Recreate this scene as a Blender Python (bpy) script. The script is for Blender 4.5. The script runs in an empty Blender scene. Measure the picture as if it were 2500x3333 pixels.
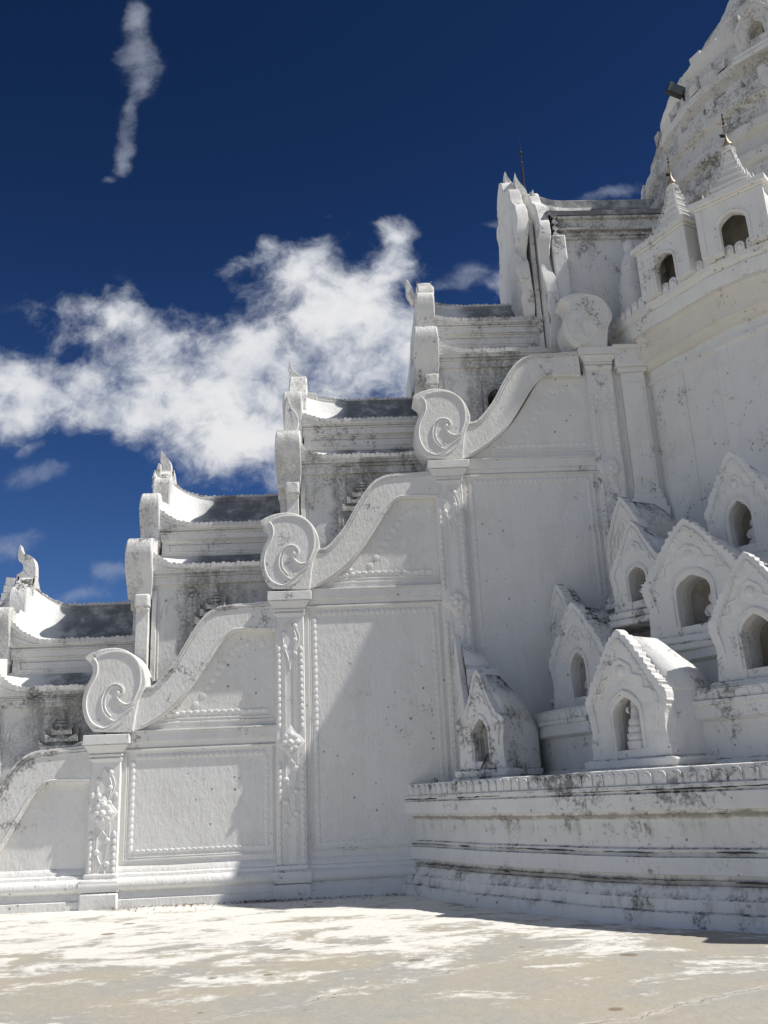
import bpy, bmesh, math, random
from mathutils import Vector, Matrix, noise
random.seed(7)
R = math.radians
# ---------------------------------------------------------------- camera, world, sun, exposure
sc = bpy.context.scene
F, PITCH, ROLL, YAW, EYE = 3000.0, .30, .045, .043, 1.6      # focal length in px of a 3333 px tall frame
cam_d = bpy.data.cameras.new("camera"); cam = bpy.data.objects.new("camera", cam_d)
sc.collection.objects.link(cam); sc.camera = cam
cam_d.sensor_fit = 'VERTICAL'; cam_d.sensor_height = 36; cam_d.lens = F/3333*36
cam_d.clip_start = .05; cam_d.clip_end = 2000
def cam_ray(u, v):
    dx, dy = u-1250, v-1666.5
    c, s = math.cos(ROLL), math.sin(ROLL); a, b = c*dx-s*dy, s*dx+c*dy
    xc, up, d = a/F, -b/F, 1.
    c, s = math.cos(PITCH), math.sin(PITCH); y, z = c*d-s*up, s*d+c*up
    c, s = math.cos(YAW), math.sin(YAW)
    return Vector((c*xc+s*y, -s*xc+c*y, z))
_f = cam_ray(1250, 1666.5).normalized(); _r = (cam_ray(2250, 1666.5)-cam_ray(1250, 1666.5)).normalized()
_u = _r.cross(_f).normalized()
cam.matrix_world = Matrix(((_r.x, _u.x, -_f.x, 0), (_r.y, _u.y, -_f.y, 0), (_r.z, _u.z, -_f.z, EYE), (0, 0, 0, 1)))
def atZ(u, v, z):
    r = cam_ray(u, v); k = (z-EYE)/r.z
    return Vector((r.x*k, r.y*k, z))
def at(u, v, Y):                                             # pixel of the photograph -> point on the plane y = Y
    r = cam_ray(u, v); k = Y/r.y
    return Vector((r.x*k, Y, EYE+r.z*k))

SUN = Vector((-.74, .14, -1.0)).normalized()                 # direction the light travels
EL = math.asin(-SUN.z)
sl = bpy.data.lights.new("sun", 'SUN'); so = bpy.data.objects.new("sun", sl); sc.collection.objects.link(so)
sl.energy = 5.0; sl.angle = R(.53); sl.color = (1, .965, .905)
so.rotation_euler = SUN.to_track_quat('-Z', 'Y').to_euler(); so.location = (20, -5, 40)
sc.view_settings.view_transform = 'Standard'; sc.view_settings.look = 'None'
sc.view_settings.exposure = .08; sc.view_settings.gamma = 1
sc.cycles.max_bounces = 6; sc.cycles.diffuse_bounces = 4

# ---------------------------------------------------------------- node helpers
class NT:
    def __init__(s, nt): s.nt = nt; s.n = nt.nodes; s.l = nt.links
    def node(s, t, **k):
        n = s.n.new(t)
        for a, b in k.items(): setattr(n, a, b)
        return n
    def put(s, sock, v):
        if hasattr(v, 'links') or isinstance(v, bpy.types.NodeSocket): s.l.new(v, sock)
        elif v is not None: sock.default_value = v
    def m(s, op, a, b=None, c=None, clamp=False):
        n = s.node('ShaderNodeMath', operation=op, use_clamp=clamp)
        for i, v in enumerate((a, b, c)):
            if v is not None: s.put(n.inputs[i], v)
        return n.outputs[0]
    def vm(s, op, a, b=None):
        n = s.node('ShaderNodeVectorMath', operation=op)
        s.put(n.inputs[0], a)
        if b is not None: s.put(n.inputs[1], b)
        return n.outputs[0] if op not in ('LENGTH', 'DOT_PRODUCT') else n.outputs[1]
    def noise(s, vec, scale, detail=5, rough=.55, dist=0):
        n = s.node('ShaderNodeTexNoise'); s.put(n.inputs['Vector'], vec)
        n.inputs['Scale'].default_value = scale; n.inputs['Detail'].default_value = detail
        n.inputs['Roughness'].default_value = rough; n.inputs['Distortion'].default_value = dist
        return n.outputs[0]
    def ramp(s, v, lo, hi):
        n = s.node('ShaderNodeMapRange', interpolation_type='SMOOTHSTEP'); s.put(n.inputs[0], v)
        n.inputs[1].default_value = lo; n.inputs[2].default_value = hi; return n.outputs[0]
    def mix(s, f, a, b):
        n = s.node('ShaderNodeMix', data_type='RGBA'); s.put(n.inputs[0], f)
        s.put(n.inputs[6], a if not isinstance(a, tuple) else (*a, 1)); s.put(n.inputs[7], b if not isinstance(b, tuple) else (*b, 1))
        return n.outputs[2]

# ---------------------------------------------------------------- sky with clouds (all in world directions)
w = bpy.data.worlds.new("World"); sc.world = w; w.use_nodes = True
W = NT(w.node_tree); W.n.clear()
sky = W.node('ShaderNodeTexSky', sky_type='NISHITA', sun_disc=False, sun_elevation=EL, sun_rotation=R(97))
sky.altitude = 1800; sky.air_density = 1.0; sky.dust_density = .25; sky.ozone_density = 3.2
tc = W.node('ShaderNodeTexCoord'); d = tc.outputs['Generated']
sx = W.node('ShaderNodeSeparateXYZ'); W.l.new(d, sx.inputs[0])
yy = W.m('MAXIMUM', W.m('ABSOLUTE', sx.outputs[1]), .08)
px, pz = W.m('DIVIDE', sx.outputs[0], yy), W.m('DIVIDE', sx.outputs[2], yy)
cv = W.node('ShaderNodeCombineXYZ'); W.l.new(px, cv.inputs[0]); W.l.new(pz, cv.inputs[1]); W.l.new(sx.outputs[1], cv.inputs[2])
P0 = cv.outputs[0]
w1 = W.node('ShaderNodeTexNoise'); W.l.new(P0, w1.inputs['Vector']); w1.inputs['Scale'].default_value = 14; w1.inputs['Detail'].default_value = 5
warp = W.vm('SCALE', W.vm('SUBTRACT', w1.outputs['Color'], (.5, .5, .5))); warp.node.inputs['Scale'].default_value = .045
P1 = W.vm('ADD', P0, warp)
def blob(D, cx, cy, rx, ry, h, rot=0):
    p = cam_ray(cx*1.507, cy*1.507); gx, gz = p.x/p.y, p.z/p.y
    q = cam_ray((cx+1)*1.507, cy*1.507); k = (q.x/q.y-gx)
    mp = W.node('ShaderNodeMapping', vector_type='TEXTURE'); W.l.new(P1, mp.inputs[0])
    mp.inputs['Location'].default_value = (gx, gz, 0); mp.inputs['Rotation'].default_value = (0, 0, R(rot))
    mp.inputs['Scale'].default_value = (rx*k, ry*k, 1e3)
    r2 = W.vm('DOT_PRODUCT', mp.outputs[0], mp.outputs[0])
    g = W.m('MULTIPLY', W.m('EXPONENT', W.m('MULTIPLY', r2, -1.0)), h)
    return g if D is None else W.m('SUBTRACT', W.m('ADD', D, g), W.m('MULTIPLY', D, g))
D = None
for b in ((30,835,200,95,1,-5),(200,860,160,75,1,0),(215,700,125,66,.95,-20),(345,760,190,100,1,-25),(420,890,180,100,1.0,-30),(560,770,160,110,1,-20),
          (685,590,125,95,1,-30),(720,710,180,130,1.0,0),(840,740,120,150,1.0,0),(560,950,200,105,1.0,-30),(650,1030,110,62,.95,-25),(790,900,160,150,1.0,0),
          (845,515,58,34,.8,30),(850,570,32,70,.7,0),(515,570,56,28,.62,10),(590,525,50,26,.5,10),(1100,615,40,60,.95,0)):
    D = blob(D, *b)
Wp = None
for b in ((300,40,30,60,.70,-8),(290,130,46,60,.80,20),(302,185,32,50,.75,15),(285,235,22,45,.64,0),(275,300,24,50,.70,0),(268,345,18,30,.55,0),(268,350,24,40,.6,0),(237,398,16,14,.5,0),(70,1020,80,30,.6,12),(10,1180,90,46,.78,15),(235,1232,60,30,.72,-10),(160,1285,120,22,.62,0),
          (1085,488,45,16,.7,-10),(1340,412,60,26,.66,12),(1290,420,50,18,.6,0),(1030,590,60,34,.55,0),(960,620,60,20,.5,0),(700,470,26,9,.55,15),(590,520,34,16,.5,10),(60,960,40,18,.55,20)):
    Wp = blob(Wp, *b)
n_big = W.noise(P1, 10, 10, .60); n_fine = W.noise(P1, 30, 8, .66, .3)
dens = W.m('ADD', W.m('MULTIPLY', D, .98), W.m('MULTIPLY', W.m('SUBTRACT', n_big, .5), 2.7))
dens = W.m('ADD', dens, W.m('MULTIPLY', W.m('SUBTRACT', n_fine, .5), .45))
cm = W.m('MULTIPLY', W.ramp(dens, .26, 1.06), W.ramp(D, .05, .30))
dw = W.m('ADD', Wp, W.m('ADD', W.m('MULTIPLY', W.m('SUBTRACT', n_fine, .5), .8), W.m('MULTIPLY', W.m('SUBTRACT', n_big, .5), 1.5)))
cw = W.m('MULTIPLY', W.m('MULTIPLY', W.ramp(dw, .20, 1.10), .56), W.ramp(Wp, .08, .35))
front = W.ramp(sx.outputs[1], -.05, .12)
back = W.m('MULTIPLY', W.ramp(W.noise(d, 3.2, 8, .6), .42, .68), W.m('SUBTRACT', 1.0, front))  # unseen cloud cover behind the camera, added to fill the shade
mask = W.m('MAXIMUM', W.m('MULTIPLY', W.m('MAXIMUM', cm, cw), front), back)
n_sh = W.noise(P1, 9, 7, .6)
shade = W.ramp(W.m('ADD', W.m('SUBTRACT', W.m('MULTIPLY', dens, .7), .45), W.m('MULTIPLY', n_sh, 1.1)), .25, 1.15)
ccol = W.mix(shade, (.50, .56, .68), (.97, .97, .98))
skyc = W.node('ShaderNodeHueSaturation'); skyc.inputs['Saturation'].default_value = 1.27; skyc.inputs['Value'].default_value = .50; skyc.inputs['Hue'].default_value = .514
W.l.new(sky.outputs[0], skyc.inputs['Color'])
grad = W.vm('SCALE', skyc.outputs[0]); W.l.new(W.m('SUBTRACT', 1.62, W.m('MULTIPLY', W.ramp(sx.outputs[2], .12, .72), .95)), grad.node.inputs['Scale'])
bg1 = W.node('ShaderNodeBackground'); W.l.new(grad, bg1.inputs[0]); bg1.inputs[1].default_value = .09
bg2 = W.node('ShaderNodeBackground'); W.l.new(ccol, bg2.inputs[0]); bg2.inputs[1].default_value = .80
ms = W.node('ShaderNodeMixShader'); W.l.new(mask, ms.inputs[0]); W.l.new(bg1.outputs[0], ms.inputs[1]); W.l.new(bg2.outputs[0], ms.inputs[2])
wo = W.node('ShaderNodeOutputWorld'); W.l.new(ms.outputs[0], wo.inputs[0])

# ---------------------------------------------------------------- materials
def plaster(name, base=(.80, .79, .755), grime=.35, mould=.35, pits=.5, rough=.25, bands=(), cream=0.0, lumps=.5, blotch=0.0, patch=None, mouldshade=0.0):
    mt = bpy.data.materials.new(name); mt.use_nodes = True; N = NT(mt.node_tree)
    bs = N.n['Principled BSDF']; bs.inputs['Roughness'].default_value = .88
    if 'Specular IOR Level' in bs.inputs: bs.inputs['Specular IOR Level'].default_value = .18
    g = N.node('ShaderNodeNewGeometry'); pos, nor = g.outputs['Position'], g.outputs['Normal']
    sp = N.node('ShaderNodeSeparateXYZ'); N.l.new(pos, sp.inputs[0]); sn = N.node('ShaderNodeSeparateXYZ'); N.l.new(nor, sn.inputs[0])
    st = N.vm('MULTIPLY', pos, (1, 1, .14)); 
    big = N.noise(pos, .55, 4, .6); mid = N.noise(pos, 2.6, 7, .65); fine = N.noise(pos, 17, 6, .7); streak = N.noise(st, 6.5, 6, .68)
    col = N.mix(N.ramp(big, .3, .7), base, tuple(c*k for c, k in zip(base, (.955, .96, .985))))
    col = N.mix(N.m('MULTIPLY', N.ramp(N.noise(N.vm('MULTIPLY', pos, (1, 1, .07)), 4.0, 5, .6), .50, .68), .16), col, (.60, .60, .61))
    col = N.mix(N.m('MULTIPLY', N.ramp(mid, .45, .75), .35+cream), col, (.70, .655, .54) if cream else (.735, .715, .665))
    # repainted patches with their own crisp outline, and thin rust-brown drips
    rp = N.ramp(N.noise(N.vm('MULTIPLY', pos, (1, 1, .7)), 1.15, 8, .66, .4), .535, .56)
    col = N.mix(N.m('MULTIPLY', rp, .55), col, tuple(c*k for c, k in zip(base, (.90, .895, .885))))
    dr_ = N.m('MULTIPLY', N.ramp(N.noise(N.vm('MULTIPLY', pos, (1, 1, .045)), 10, 5, .62), .60, .70), N.ramp(N.noise(pos, .9, 5, .6), .46, .60))
    col = N.mix(N.m('MULTIPLY', dr_, .38), col, (.55, .50, .41))
    # grime: vertical streaks and blotches
    gv = N.m('ADD', N.m('MULTIPLY', streak, .62), N.m('MULTIPLY', mid, .42))
    for z0, h, amt in bands:                       # dirt that has gathered along a moulding at its own height
        dz = N.m('DIVIDE', N.m('SUBTRACT', sp.outputs[2], z0), h)
        b = N.m('MAXIMUM', N.m('SUBTRACT', 1.0, N.m('ABSOLUTE', dz)), 0.0)
        gv = N.m('ADD', gv, N.m('MULTIPLY', b, amt))
    up = N.ramp(sn.outputs[2], .35, .9)
    gm = N.m('MULTIPLY', N.ramp(gv, .78-.30*grime, .98-.22*grime), .8, clamp=True)
    col = N.mix(gm, col, (.36, .325, .26))
    if blotch:
        bn = N.m('ADD', N.m('MULTIPLY', N.noise(N.vm('MULTIPLY', pos, (1, 1, .45)), 1.5, 7, .62), .62), N.m('MULTIPLY', N.noise(pos, 21, 5, .7), .38))
        col = N.mix(N.m('MULTIPLY', N.ramp(bn, .505, .60), blotch), col, (.17, .163, .145))
    oc = N.node('ShaderNodeTexCoord').outputs['Object']; so_ = N.node('ShaderNodeSeparateXYZ'); N.l.new(oc, so_.inputs[0])
    if patch:                                      # mildew that has its own place on each gatehouse wall
        x0, x1, z0, z1, amt = patch
        jx = N.m('ADD', so_.outputs[0], N.m('MULTIPLY', N.m('SUBTRACT', N.noise(pos, 2.2, 5, .6), .5), .9))
        jz = N.m('ADD', so_.outputs[2], N.m('MULTIPLY', N.m('SUBTRACT', N.noise(pos, 3.0, 5, .6), .5), .6))
        pm = N.m('MULTIPLY', N.m('MULTIPLY', N.ramp(jx, x0, x0+.25), N.ramp(jx, x1, x1-.5)), N.m('MULTIPLY', N.ramp(jz, z0, z0+.7), N.ramp(jz, z1, z1-.1)))
        pm = N.m('MULTIPLY', N.m('MULTIPLY', pm, N.ramp(N.m('ADD', N.m('MULTIPLY', streak, .5), N.m('MULTIPLY', fine, .5)), .36, .58)), amt)
        col = N.mix(pm, col, (.20, .19, .165))
    if mouldshade:                                 # roof darkened away from the horn: old mould plus painted-in shade
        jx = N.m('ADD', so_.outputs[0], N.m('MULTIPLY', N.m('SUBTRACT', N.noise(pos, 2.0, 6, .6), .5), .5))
        col = N.mix(N.m('MULTIPLY', N.m('MULTIPLY', N.ramp(jx, .55, 1.05), N.ramp(N.m('ADD', mid, N.m('MULTIPLY', big, .3)), .35, .75)), mouldshade), col, (.20, .205, .21))
    # black mould on what faces the rain
    mm = N.m('ADD', N.m('MULTIPLY', mid, .55), N.m('MULTIPLY', fine, .45))
    mv = N.m('ADD', N.m('MULTIPLY', N.ramp(mm, .53-.13*mould, .67-.08*mould), N.m('MULTIPLY', up, min(1, 1.5*mould))),
             N.m('MULTIPLY', N.ramp(N.m('ADD', mm, N.m('MULTIPLY', big, .45)), .86-.14*mould, .95-.10*mould), .72), clamp=True)
    col = N.mix(mv, col, (.085, .083, .078))
    # small pits
    vo = N.node('ShaderNodeTexVoronoi', feature='F1'); N.l.new(pos, vo.inputs['Vector']); vo.inputs['Scale'].default_value = 7.5
    vc = N.node('ShaderNodeSeparateColor'); N.l.new(vo.outputs['Color'], vc.inputs[0])
    vd = N.m('ADD', vo.outputs['Distance'], N.m('MULTIPLY', N.m('SUBTRACT', fine, .5), .28))
    pk = N.m('MULTIPLY', N.m('LESS_THAN', vd, N.m('ADD', .035, N.m('MULTIPLY', N.m('POWER', vc.outputs[0], 2.0), .15))), N.ramp(N.m('ADD', N.m('MULTIPLY', N.noise(pos, 1.7, 4, .7), .55), N.m('MULTIPLY', N.noise(pos, .5, 2, .5), .45)), .59-.10*pits, .62-.08*pits))
    pk = N.m('MULTIPLY', pk, .75 if pits > 0 else 0)
    col = N.mix(pk, col, (.16, .15, .13))
    N.l.new(col, bs.inputs['Base Color'])
    # hand-laid lime plaster relief
    l1 = N.noise(pos, 3.2, 3, .5); l2 = N.noise(N.vm('MULTIPLY', pos, (1, 1, .45)), 17, 5, .62); l3 = N.noise(pos, 70, 4, .6)
    h = N.m('ADD', N.m('MULTIPLY', l1, .03*lumps), N.m('ADD', N.m('MULTIPLY', l2, .022*rough), N.m('MULTIPLY', l3, .006*rough)))
    h = N.m('SUBTRACT', h, N.m('MULTIPLY', pk, .008)); h = N.m('SUBTRACT', h, N.m('MULTIPLY', mv, .002))
    bp = N.node('ShaderNodeBump'); bp.inputs['Strength'].default_value = .9; bp.inputs['Distance'].default_value = 1.0
    N.l.new(h, bp.inputs['Height']); N.l.new(bp.outputs[0], bs.inputs['Normal'])
    return mt
M = dict(
    wall=plaster('limewash_wall', grime=.16, mould=.05, pits=.9, rough=.95, bands=((.10, .16, .16), (.27, .05, .12))),
    trim=plaster('limewash_trim', grime=.05, mould=.45, pits=.35, rough=.28),
    relief=plaster('limewash_relief', grime=.05, mould=.05, pits=.2, rough=.25, lumps=.2),
    scroll=plaster('limewash_scroll', grime=.12, mould=.5, pits=.3, rough=1.1),
    gate=plaster('gatehouse_plaster', grime=.45, mould=.6, pits=.5, rough=.95, blotch=.35, patch=(.45, 2.0, -2.2, .30, .75)),
    roof=plaster('weathered_shaded_roof', base=(.74, .735, .71), grime=.25, mould=.12, pits=.2, rough=.5, mouldshade=1.0),
    teeth=plaster('weathered_tiles', base=(.68, .67, .64), grime=.6, mould=.85, pits=0, rough=.3),
    pagoda=plaster('pagoda_plaster', grime=.38, mould=.48, pits=.95, rough=.22, bands=((9.75, .3, .12), (10.0, .2, .14))),
    ring=plaster('terrace_plaster', grime=.56, mould=.62, pits=.6, rough=.3,
                 bands=((1.24, .06, .30), (1.10, .28, .13), (.80, .05, .16), (.47, .10, .34), (1.58, .03, .2), (.20, .24, .15))),
    ledge=plaster('ledge_plaster', grime=.6, mould=.7, pits=.6, rough=.35),
    bell=plaster('bell_plaster', base=(.74, .72, .68), grime=.62, mould=.7, pits=.6, rough=.6, cream=.2, blotch=.55),
    cream=plaster('cream_cornice', base=(.74, .705, .63), grime=.66, mould=.45, pits=.6, rough=.25, cream=.3),
    niche=plaster('niche_plaster', grime=.50, mould=.58, pits=.95, rough=.7, lumps=2.2),
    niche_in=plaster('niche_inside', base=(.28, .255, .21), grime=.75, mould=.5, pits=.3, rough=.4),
    statue=plaster('statue_plaster', base=(.74, .72, .68), grime=.3, mould=.3, pits=.2, rough=.3),
)
def flat(name, col, rough=.6, metal=0):
    mt = bpy.data.materials.new(name); mt.use_nodes = True; N = NT(mt.node_tree); bs = N.n['Principled BSDF']
    g = N.node('ShaderNodeNewGeometry'); nz = N.noise(g.outputs['Position'], 30, 4)
    N.l.new(N.mix(nz, tuple(c*.7 for c in col), tuple(min(1, c*1.25) for c in col)), bs.inputs['Base Color'])
    bs.inputs['Roughness'].default_value = rough; bs.inputs['Metallic'].default_value = metal; return mt
M['iron'] = flat('dark_iron', (.05, .045, .04), .55, .6); M['gold'] = flat('gilt_metal', (.34, .28, .18), .5, .5)
M['crack'] = flat('dark_crack', (.03, .028, .025), .9); M['leaf'] = flat('weed_leaf', (.035, .055, .02), .7)
M['lampglass'] = flat('floodlight_glass', (.10, .12, .12), .25)
# ground: worn white paint over pale cement
gm_ = bpy.data.materials.new('painted_cement'); gm_.use_nodes = True; N = NT(gm_.node_tree); bs = N.n['Principled BSDF']
g = N.node('ShaderNodeNewGeometry'); pos = g.outputs['Position']; sp = N.node('ShaderNodeSeparateXYZ'); N.l.new(pos, sp.inputs[0])
a = N.noise(pos, .8, 6, .6); b = N.noise(N.vm('MULTIPLY', pos, (.75, 1.1, 1)), 1.25, 10, .66, .5); c = N.noise(pos, 7, 6, .7); e = N.noise(pos, .45, 3, .5)
col = N.mix(N.ramp(a, .35, .65), (.40, .36, .285), (.345, .335, .305))
col = N.mix(N.ramp(c, .45, .75), col, (.41, .385, .33))
near = N.ramp(sp.outputs[1], 7.0, 14.0)
wf = N.m('ADD', N.m('MULTIPLY', b, .74), N.m('ADD', N.m('MULTIPLY', c, .26), N.m('MULTIPLY', near, .17)))
col = N.mix(N.m('MULTIPLY', N.ramp(wf, .57, .66), .80), col, (.80, .78, .73))
col = N.mix(N.m('MULTIPLY', N.ramp(N.noise(N.vm('MULTIPLY', pos, (.6, 1.2, 1)), 2.3, 6, .6), .56, .72), .45), col, (.27, .28, .27))
v = N.node('ShaderNodeTexVoronoi', feature='F1'); N.l.new(pos, v.inputs['Vector']); v.inputs['Scale'].default_value = 1.5
sv = N.m('ADD', v.outputs['Distance'], N.m('MULTIPLY', N.m('SUBTRACT', c, .5), .10))
sz = N.node('ShaderNodeSeparateColor'); N.l.new(v.outputs['Color'], sz.inputs[0])
spot = N.ramp(N.m('SUBTRACT', sv, N.m('MULTIPLY', N.m('POWER', sz.outputs[0], 3.0), .16)), .05, .02)
col = N.mix(N.m('MULTIPLY', spot, .8), col, (.19, .14, .085))
line = None; halo = None                                    # two long hairline cracks in the cement
for (xa, ya), (xb, yb) in (((-3.2, 6.6), (3.2, 11.3)), ((1.2, 7.0), (5.5, 9.4))):
    L_ = math.hypot(xb-xa, yb-ya); nx, ny = -(yb-ya)/L_, (xb-xa)/L_
    dd = N.m('ADD', N.m('MULTIPLY', N.m('SUBTRACT', sp.outputs[0], xa), nx), N.m('MULTIPLY', N.m('SUBTRACT', sp.outputs[1], ya), ny))
    dd = N.m('ADD', dd, N.m('MULTIPLY', N.m('SUBTRACT', N.noise(pos, 1.1, 8, .6), .5), .7)); ab = N.m('ABSOLUTE', dd)
    l1 = N.ramp(ab, .012, .004); h1 = N.ramp(ab, .09, .02)
    line = l1 if line is None else N.m('MAXIMUM', line, l1); halo = h1 if halo is None else N.m('MAXIMUM', halo, h1)
col = N.mix(N.m('MULTIPLY', halo, N.m('MULTIPLY', N.ramp(c, .35, .6), .4)), col, (.70, .68, .62))
col = N.mix(N.m('MULTIPLY', N.m('MULTIPLY', line, .7), N.ramp(c, .42, .56)), col, (.24, .19, .14))
N.l.new(col, bs.inputs['Base Color']); bs.inputs['Roughness'].default_value = .8
bp = N.node('ShaderNodeBump'); bp.inputs['Strength'].default_value = .6; bp.inputs['Distance'].default_value = .03
N.l.new(N.m('SUBTRACT', N.m('ADD', c, b), N.m('MULTIPLY', line, 1.5)), bp.inputs['Height']); N.l.new(bp.outputs[0], bs.inputs['Normal'])
M['ground'] = gm_
M['joint'] = flat('mould_line', (.07, .068, .06), .9)

# ---------------------------------------------------------------- mesh helpers
class MB:
    def __init__(s): s.v = []; s.f = []
    def add(s, vs, fs):
        o = len(s.v); s.v += [tuple(p) for p in vs]; s.f += [tuple(i+o for i in f) for f in fs]; return s
    def box(s, x0, x1, y0, y1, z0, z1):
        return s.add([(x0,y0,z0),(x1,y0,z0),(x1,y1,z0),(x0,y1,z0),(x0,y0,z1),(x1,y0,z1),(x1,y1,z1),(x0,y1,z1)],
                     [(0,1,5,4),(1,2,6,5),(2,3,7,6),(3,0,4,7),(4,5,6,7),(3,2,1,0)])
    def prism(s, pts, y0, y1, axis='Y', f=None):             # outline (a, z) extruded along Y or X
        n = len(pts); mk = (lambda a, z, t: (a, t, z)) if axis == 'Y' else (lambda a, z, t: (t, a, z))
        vs = [mk(a, z, y0) for a, z in pts]+[mk(a, z, y1) for a, z in pts]
        if f: vs = [f(*p) for p in vs]
        return s.add(vs, [tuple(range(n)), tuple(range(2*n-1, n-1, -1))]+[(i, i+n, (i+1) % n+n, (i+1) % n) for i in range(n)])
    def tube(s, path, r, seg=5, taper=None):
        path = [Vector(p) for p in path]; n = len(path); vs = []; fs = []
        for i, p in enumerate(path):
            t = (path[min(i+1, n-1)]-path[max(i-1, 0)]).normalized()
            a = t.cross(Vector((0, 1, 0)) if abs(t.y) < .9 else Vector((1, 0, 0))).normalized(); b = t.cross(a)
            rr = r*(taper(i/(n-1)) if taper else 1)
            vs += [p+a*rr*math.cos(2*math.pi*k/seg)+b*rr*math.sin(2*math.pi*k/seg) for k in range(seg)]
        for i in range(n-1):
            fs += [(i*seg+k, i*seg+(k+1) % seg, (i+1)*seg+(k+1) % seg, (i+1)*seg+k) for k in range(seg)]
        fs += [tuple(range(seg))[::-1], tuple(range((n-1)*seg, n*seg))]
        return s.add(vs, fs)
    def grid(s, rows, close=False):
        n = len(rows[0]); vs = [p for r in rows for p in r]; fs = []
        for i in range(len(rows)-1):
            for k in range(n if close else n-1):
                fs.append((i*n+k, i*n+(k+1) % n, (i+1)*n+(k+1) % n, (i+1)*n+k))
        return s.add(vs, fs)
    def lathe(s, prof, cx, cy, seg=24, a0=0, a1=2*math.pi, wav=None):
        full = abs(a1-a0-2*math.pi) < 1e-6; n = seg if full else seg+1
        rows = []
        for r, z in prof:
            row = []
            for k in range(n):
                a = a0+(a1-a0)*k/seg; rr = r*(1+(wav(a, z) if wav else 0)); row.append((cx+rr*math.cos(a), cy+rr*math.sin(a), z))
            rows.append(row)
        return s.grid(rows, full)
    def dome(s, c, ru, rv, h, u=(1,0,0), v=(0,0,1), nrm=(0,-1,0), seg=9, skew=0.0):   # shallow half-dome stuck on a face
        c, u, v, nrm = Vector(c), Vector(u), Vector(v), Vector(nrm); vs = []; fs = []
        for j, (q, hh) in enumerate(((1, 0), (.86, .6), (.5, .92))):
            for k in range(seg):
                a = 2*math.pi*k/seg; vs.append(c+u*ru*q*math.cos(a)+v*rv*(q*math.sin(a)+skew*(1-q))+nrm*h*hh)
        vs.append(c+nrm*h+v*rv*skew)
        for j in range(2): fs += [(j*seg+k, j*seg+(k+1) % seg, (j+1)*seg+(k+1) % seg, (j+1)*seg+k) for k in range(seg)]
        fs += [(2*seg+k, 2*seg+(k+1) % seg, 3*seg) for k in range(seg)]
        return s.add(vs, fs)
    def map(s, f): s.v = [tuple(f(Vector(p))) for p in s.v]; return s
    def rough(s, amp, fr=2.5):
        out = []
        for p in s.v:
            q = Vector(p); n = noise.noise_vector(q*fr)+noise.noise_vector(q*fr*3.1)*.4; out.append(tuple(q+n*amp))
        s.v = out; return s
    def obj(s, name, mat, parent=None, bevel=0, smooth=35, kind=None, loc=None):
        me = bpy.data.meshes.new(name); me.from_pydata(s.v, [], s.f); me.validate()
        bm = bmesh.new(); bm.from_mesh(me); bmesh.ops.remove_doubles(bm, verts=bm.verts, dist=1e-5)
        bmesh.ops.recalc_face_normals(bm, faces=bm.faces); bm.to_mesh(me); bm.free()
        for p in me.polygons: p.use_smooth = True
        me.set_sharp_from_angle(angle=R(smooth))
        me.materials.append(M[mat]); o = bpy.data.objects.new(name, me); sc.collection.objects.link(o)
        if parent: o.parent = parent
        if loc: o.location = loc
        if bevel:
            b = o.modifiers.new('bevel', 'BEVEL'); b.width = bevel; b.segments = 2; b.limit_method = 'ANGLE'; b.angle_limit = R(38)
        if kind: o['kind'] = kind
        return o
def tag(o, label=None, cat=None, group=None, kind=None):
    for k, v in (('label', label), ('category', cat), ('group', group), ('kind', kind)):
        if v: o[k] = v
    return o
def thing(name, label, cat, loc=(0, 0, 0), rz=0, group=None):
    o = bpy.data.objects.new(name, None); sc.collection.objects.link(o); o.empty_display_size = .2
    o.location = loc; o.rotation_euler = (0, 0, rz); return tag(o, label, cat, group)
def dup(root, loc, rz=None, label=None, scale=None):
    def cp(o, par):
        c = o.copy(); sc.collection.objects.link(c); c.parent = par
        for ch in o.children: cp(ch, c)
        return c
    r = cp(root, None); r.location = loc
    if rz is not None: r.rotation_euler = (0, 0, rz)
    if scale: r.scale = scale
    if label: r['label'] = label
    return r
def smoothpath(pts, n=6):                                     # Catmull-Rom through 2-D points
    out = []
    P = [pts[0]]+list(pts)+[pts[-1]]
    for i in range(1, len(P)-2):
        p0, p1, p2, p3 = (Vector(P[j]) for j in (i-1, i, i+1, i+2))
        for k in range(n):
            t = k/n; out.append(tuple(.5*((2*p1)+(p2-p0)*t+(2*p0-5*p1+4*p2-p3)*t*t+(3*p1-p0-3*p2+p3)*t**3)))
    out.append(tuple(pts[-1])); return out

# ---------------------------------------------------------------- ground
gb = MB(); n = 60
gb.add([(-300, -300, 0), (300, -300, 0), (300, 300, 0), (-300, 300, 0)], [(0, 1, 2, 3)])
tag(gb.obj('ground', 'ground'), 'pale worn cement terrace floor with patches of white paint', None, None, 'structure')

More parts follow.
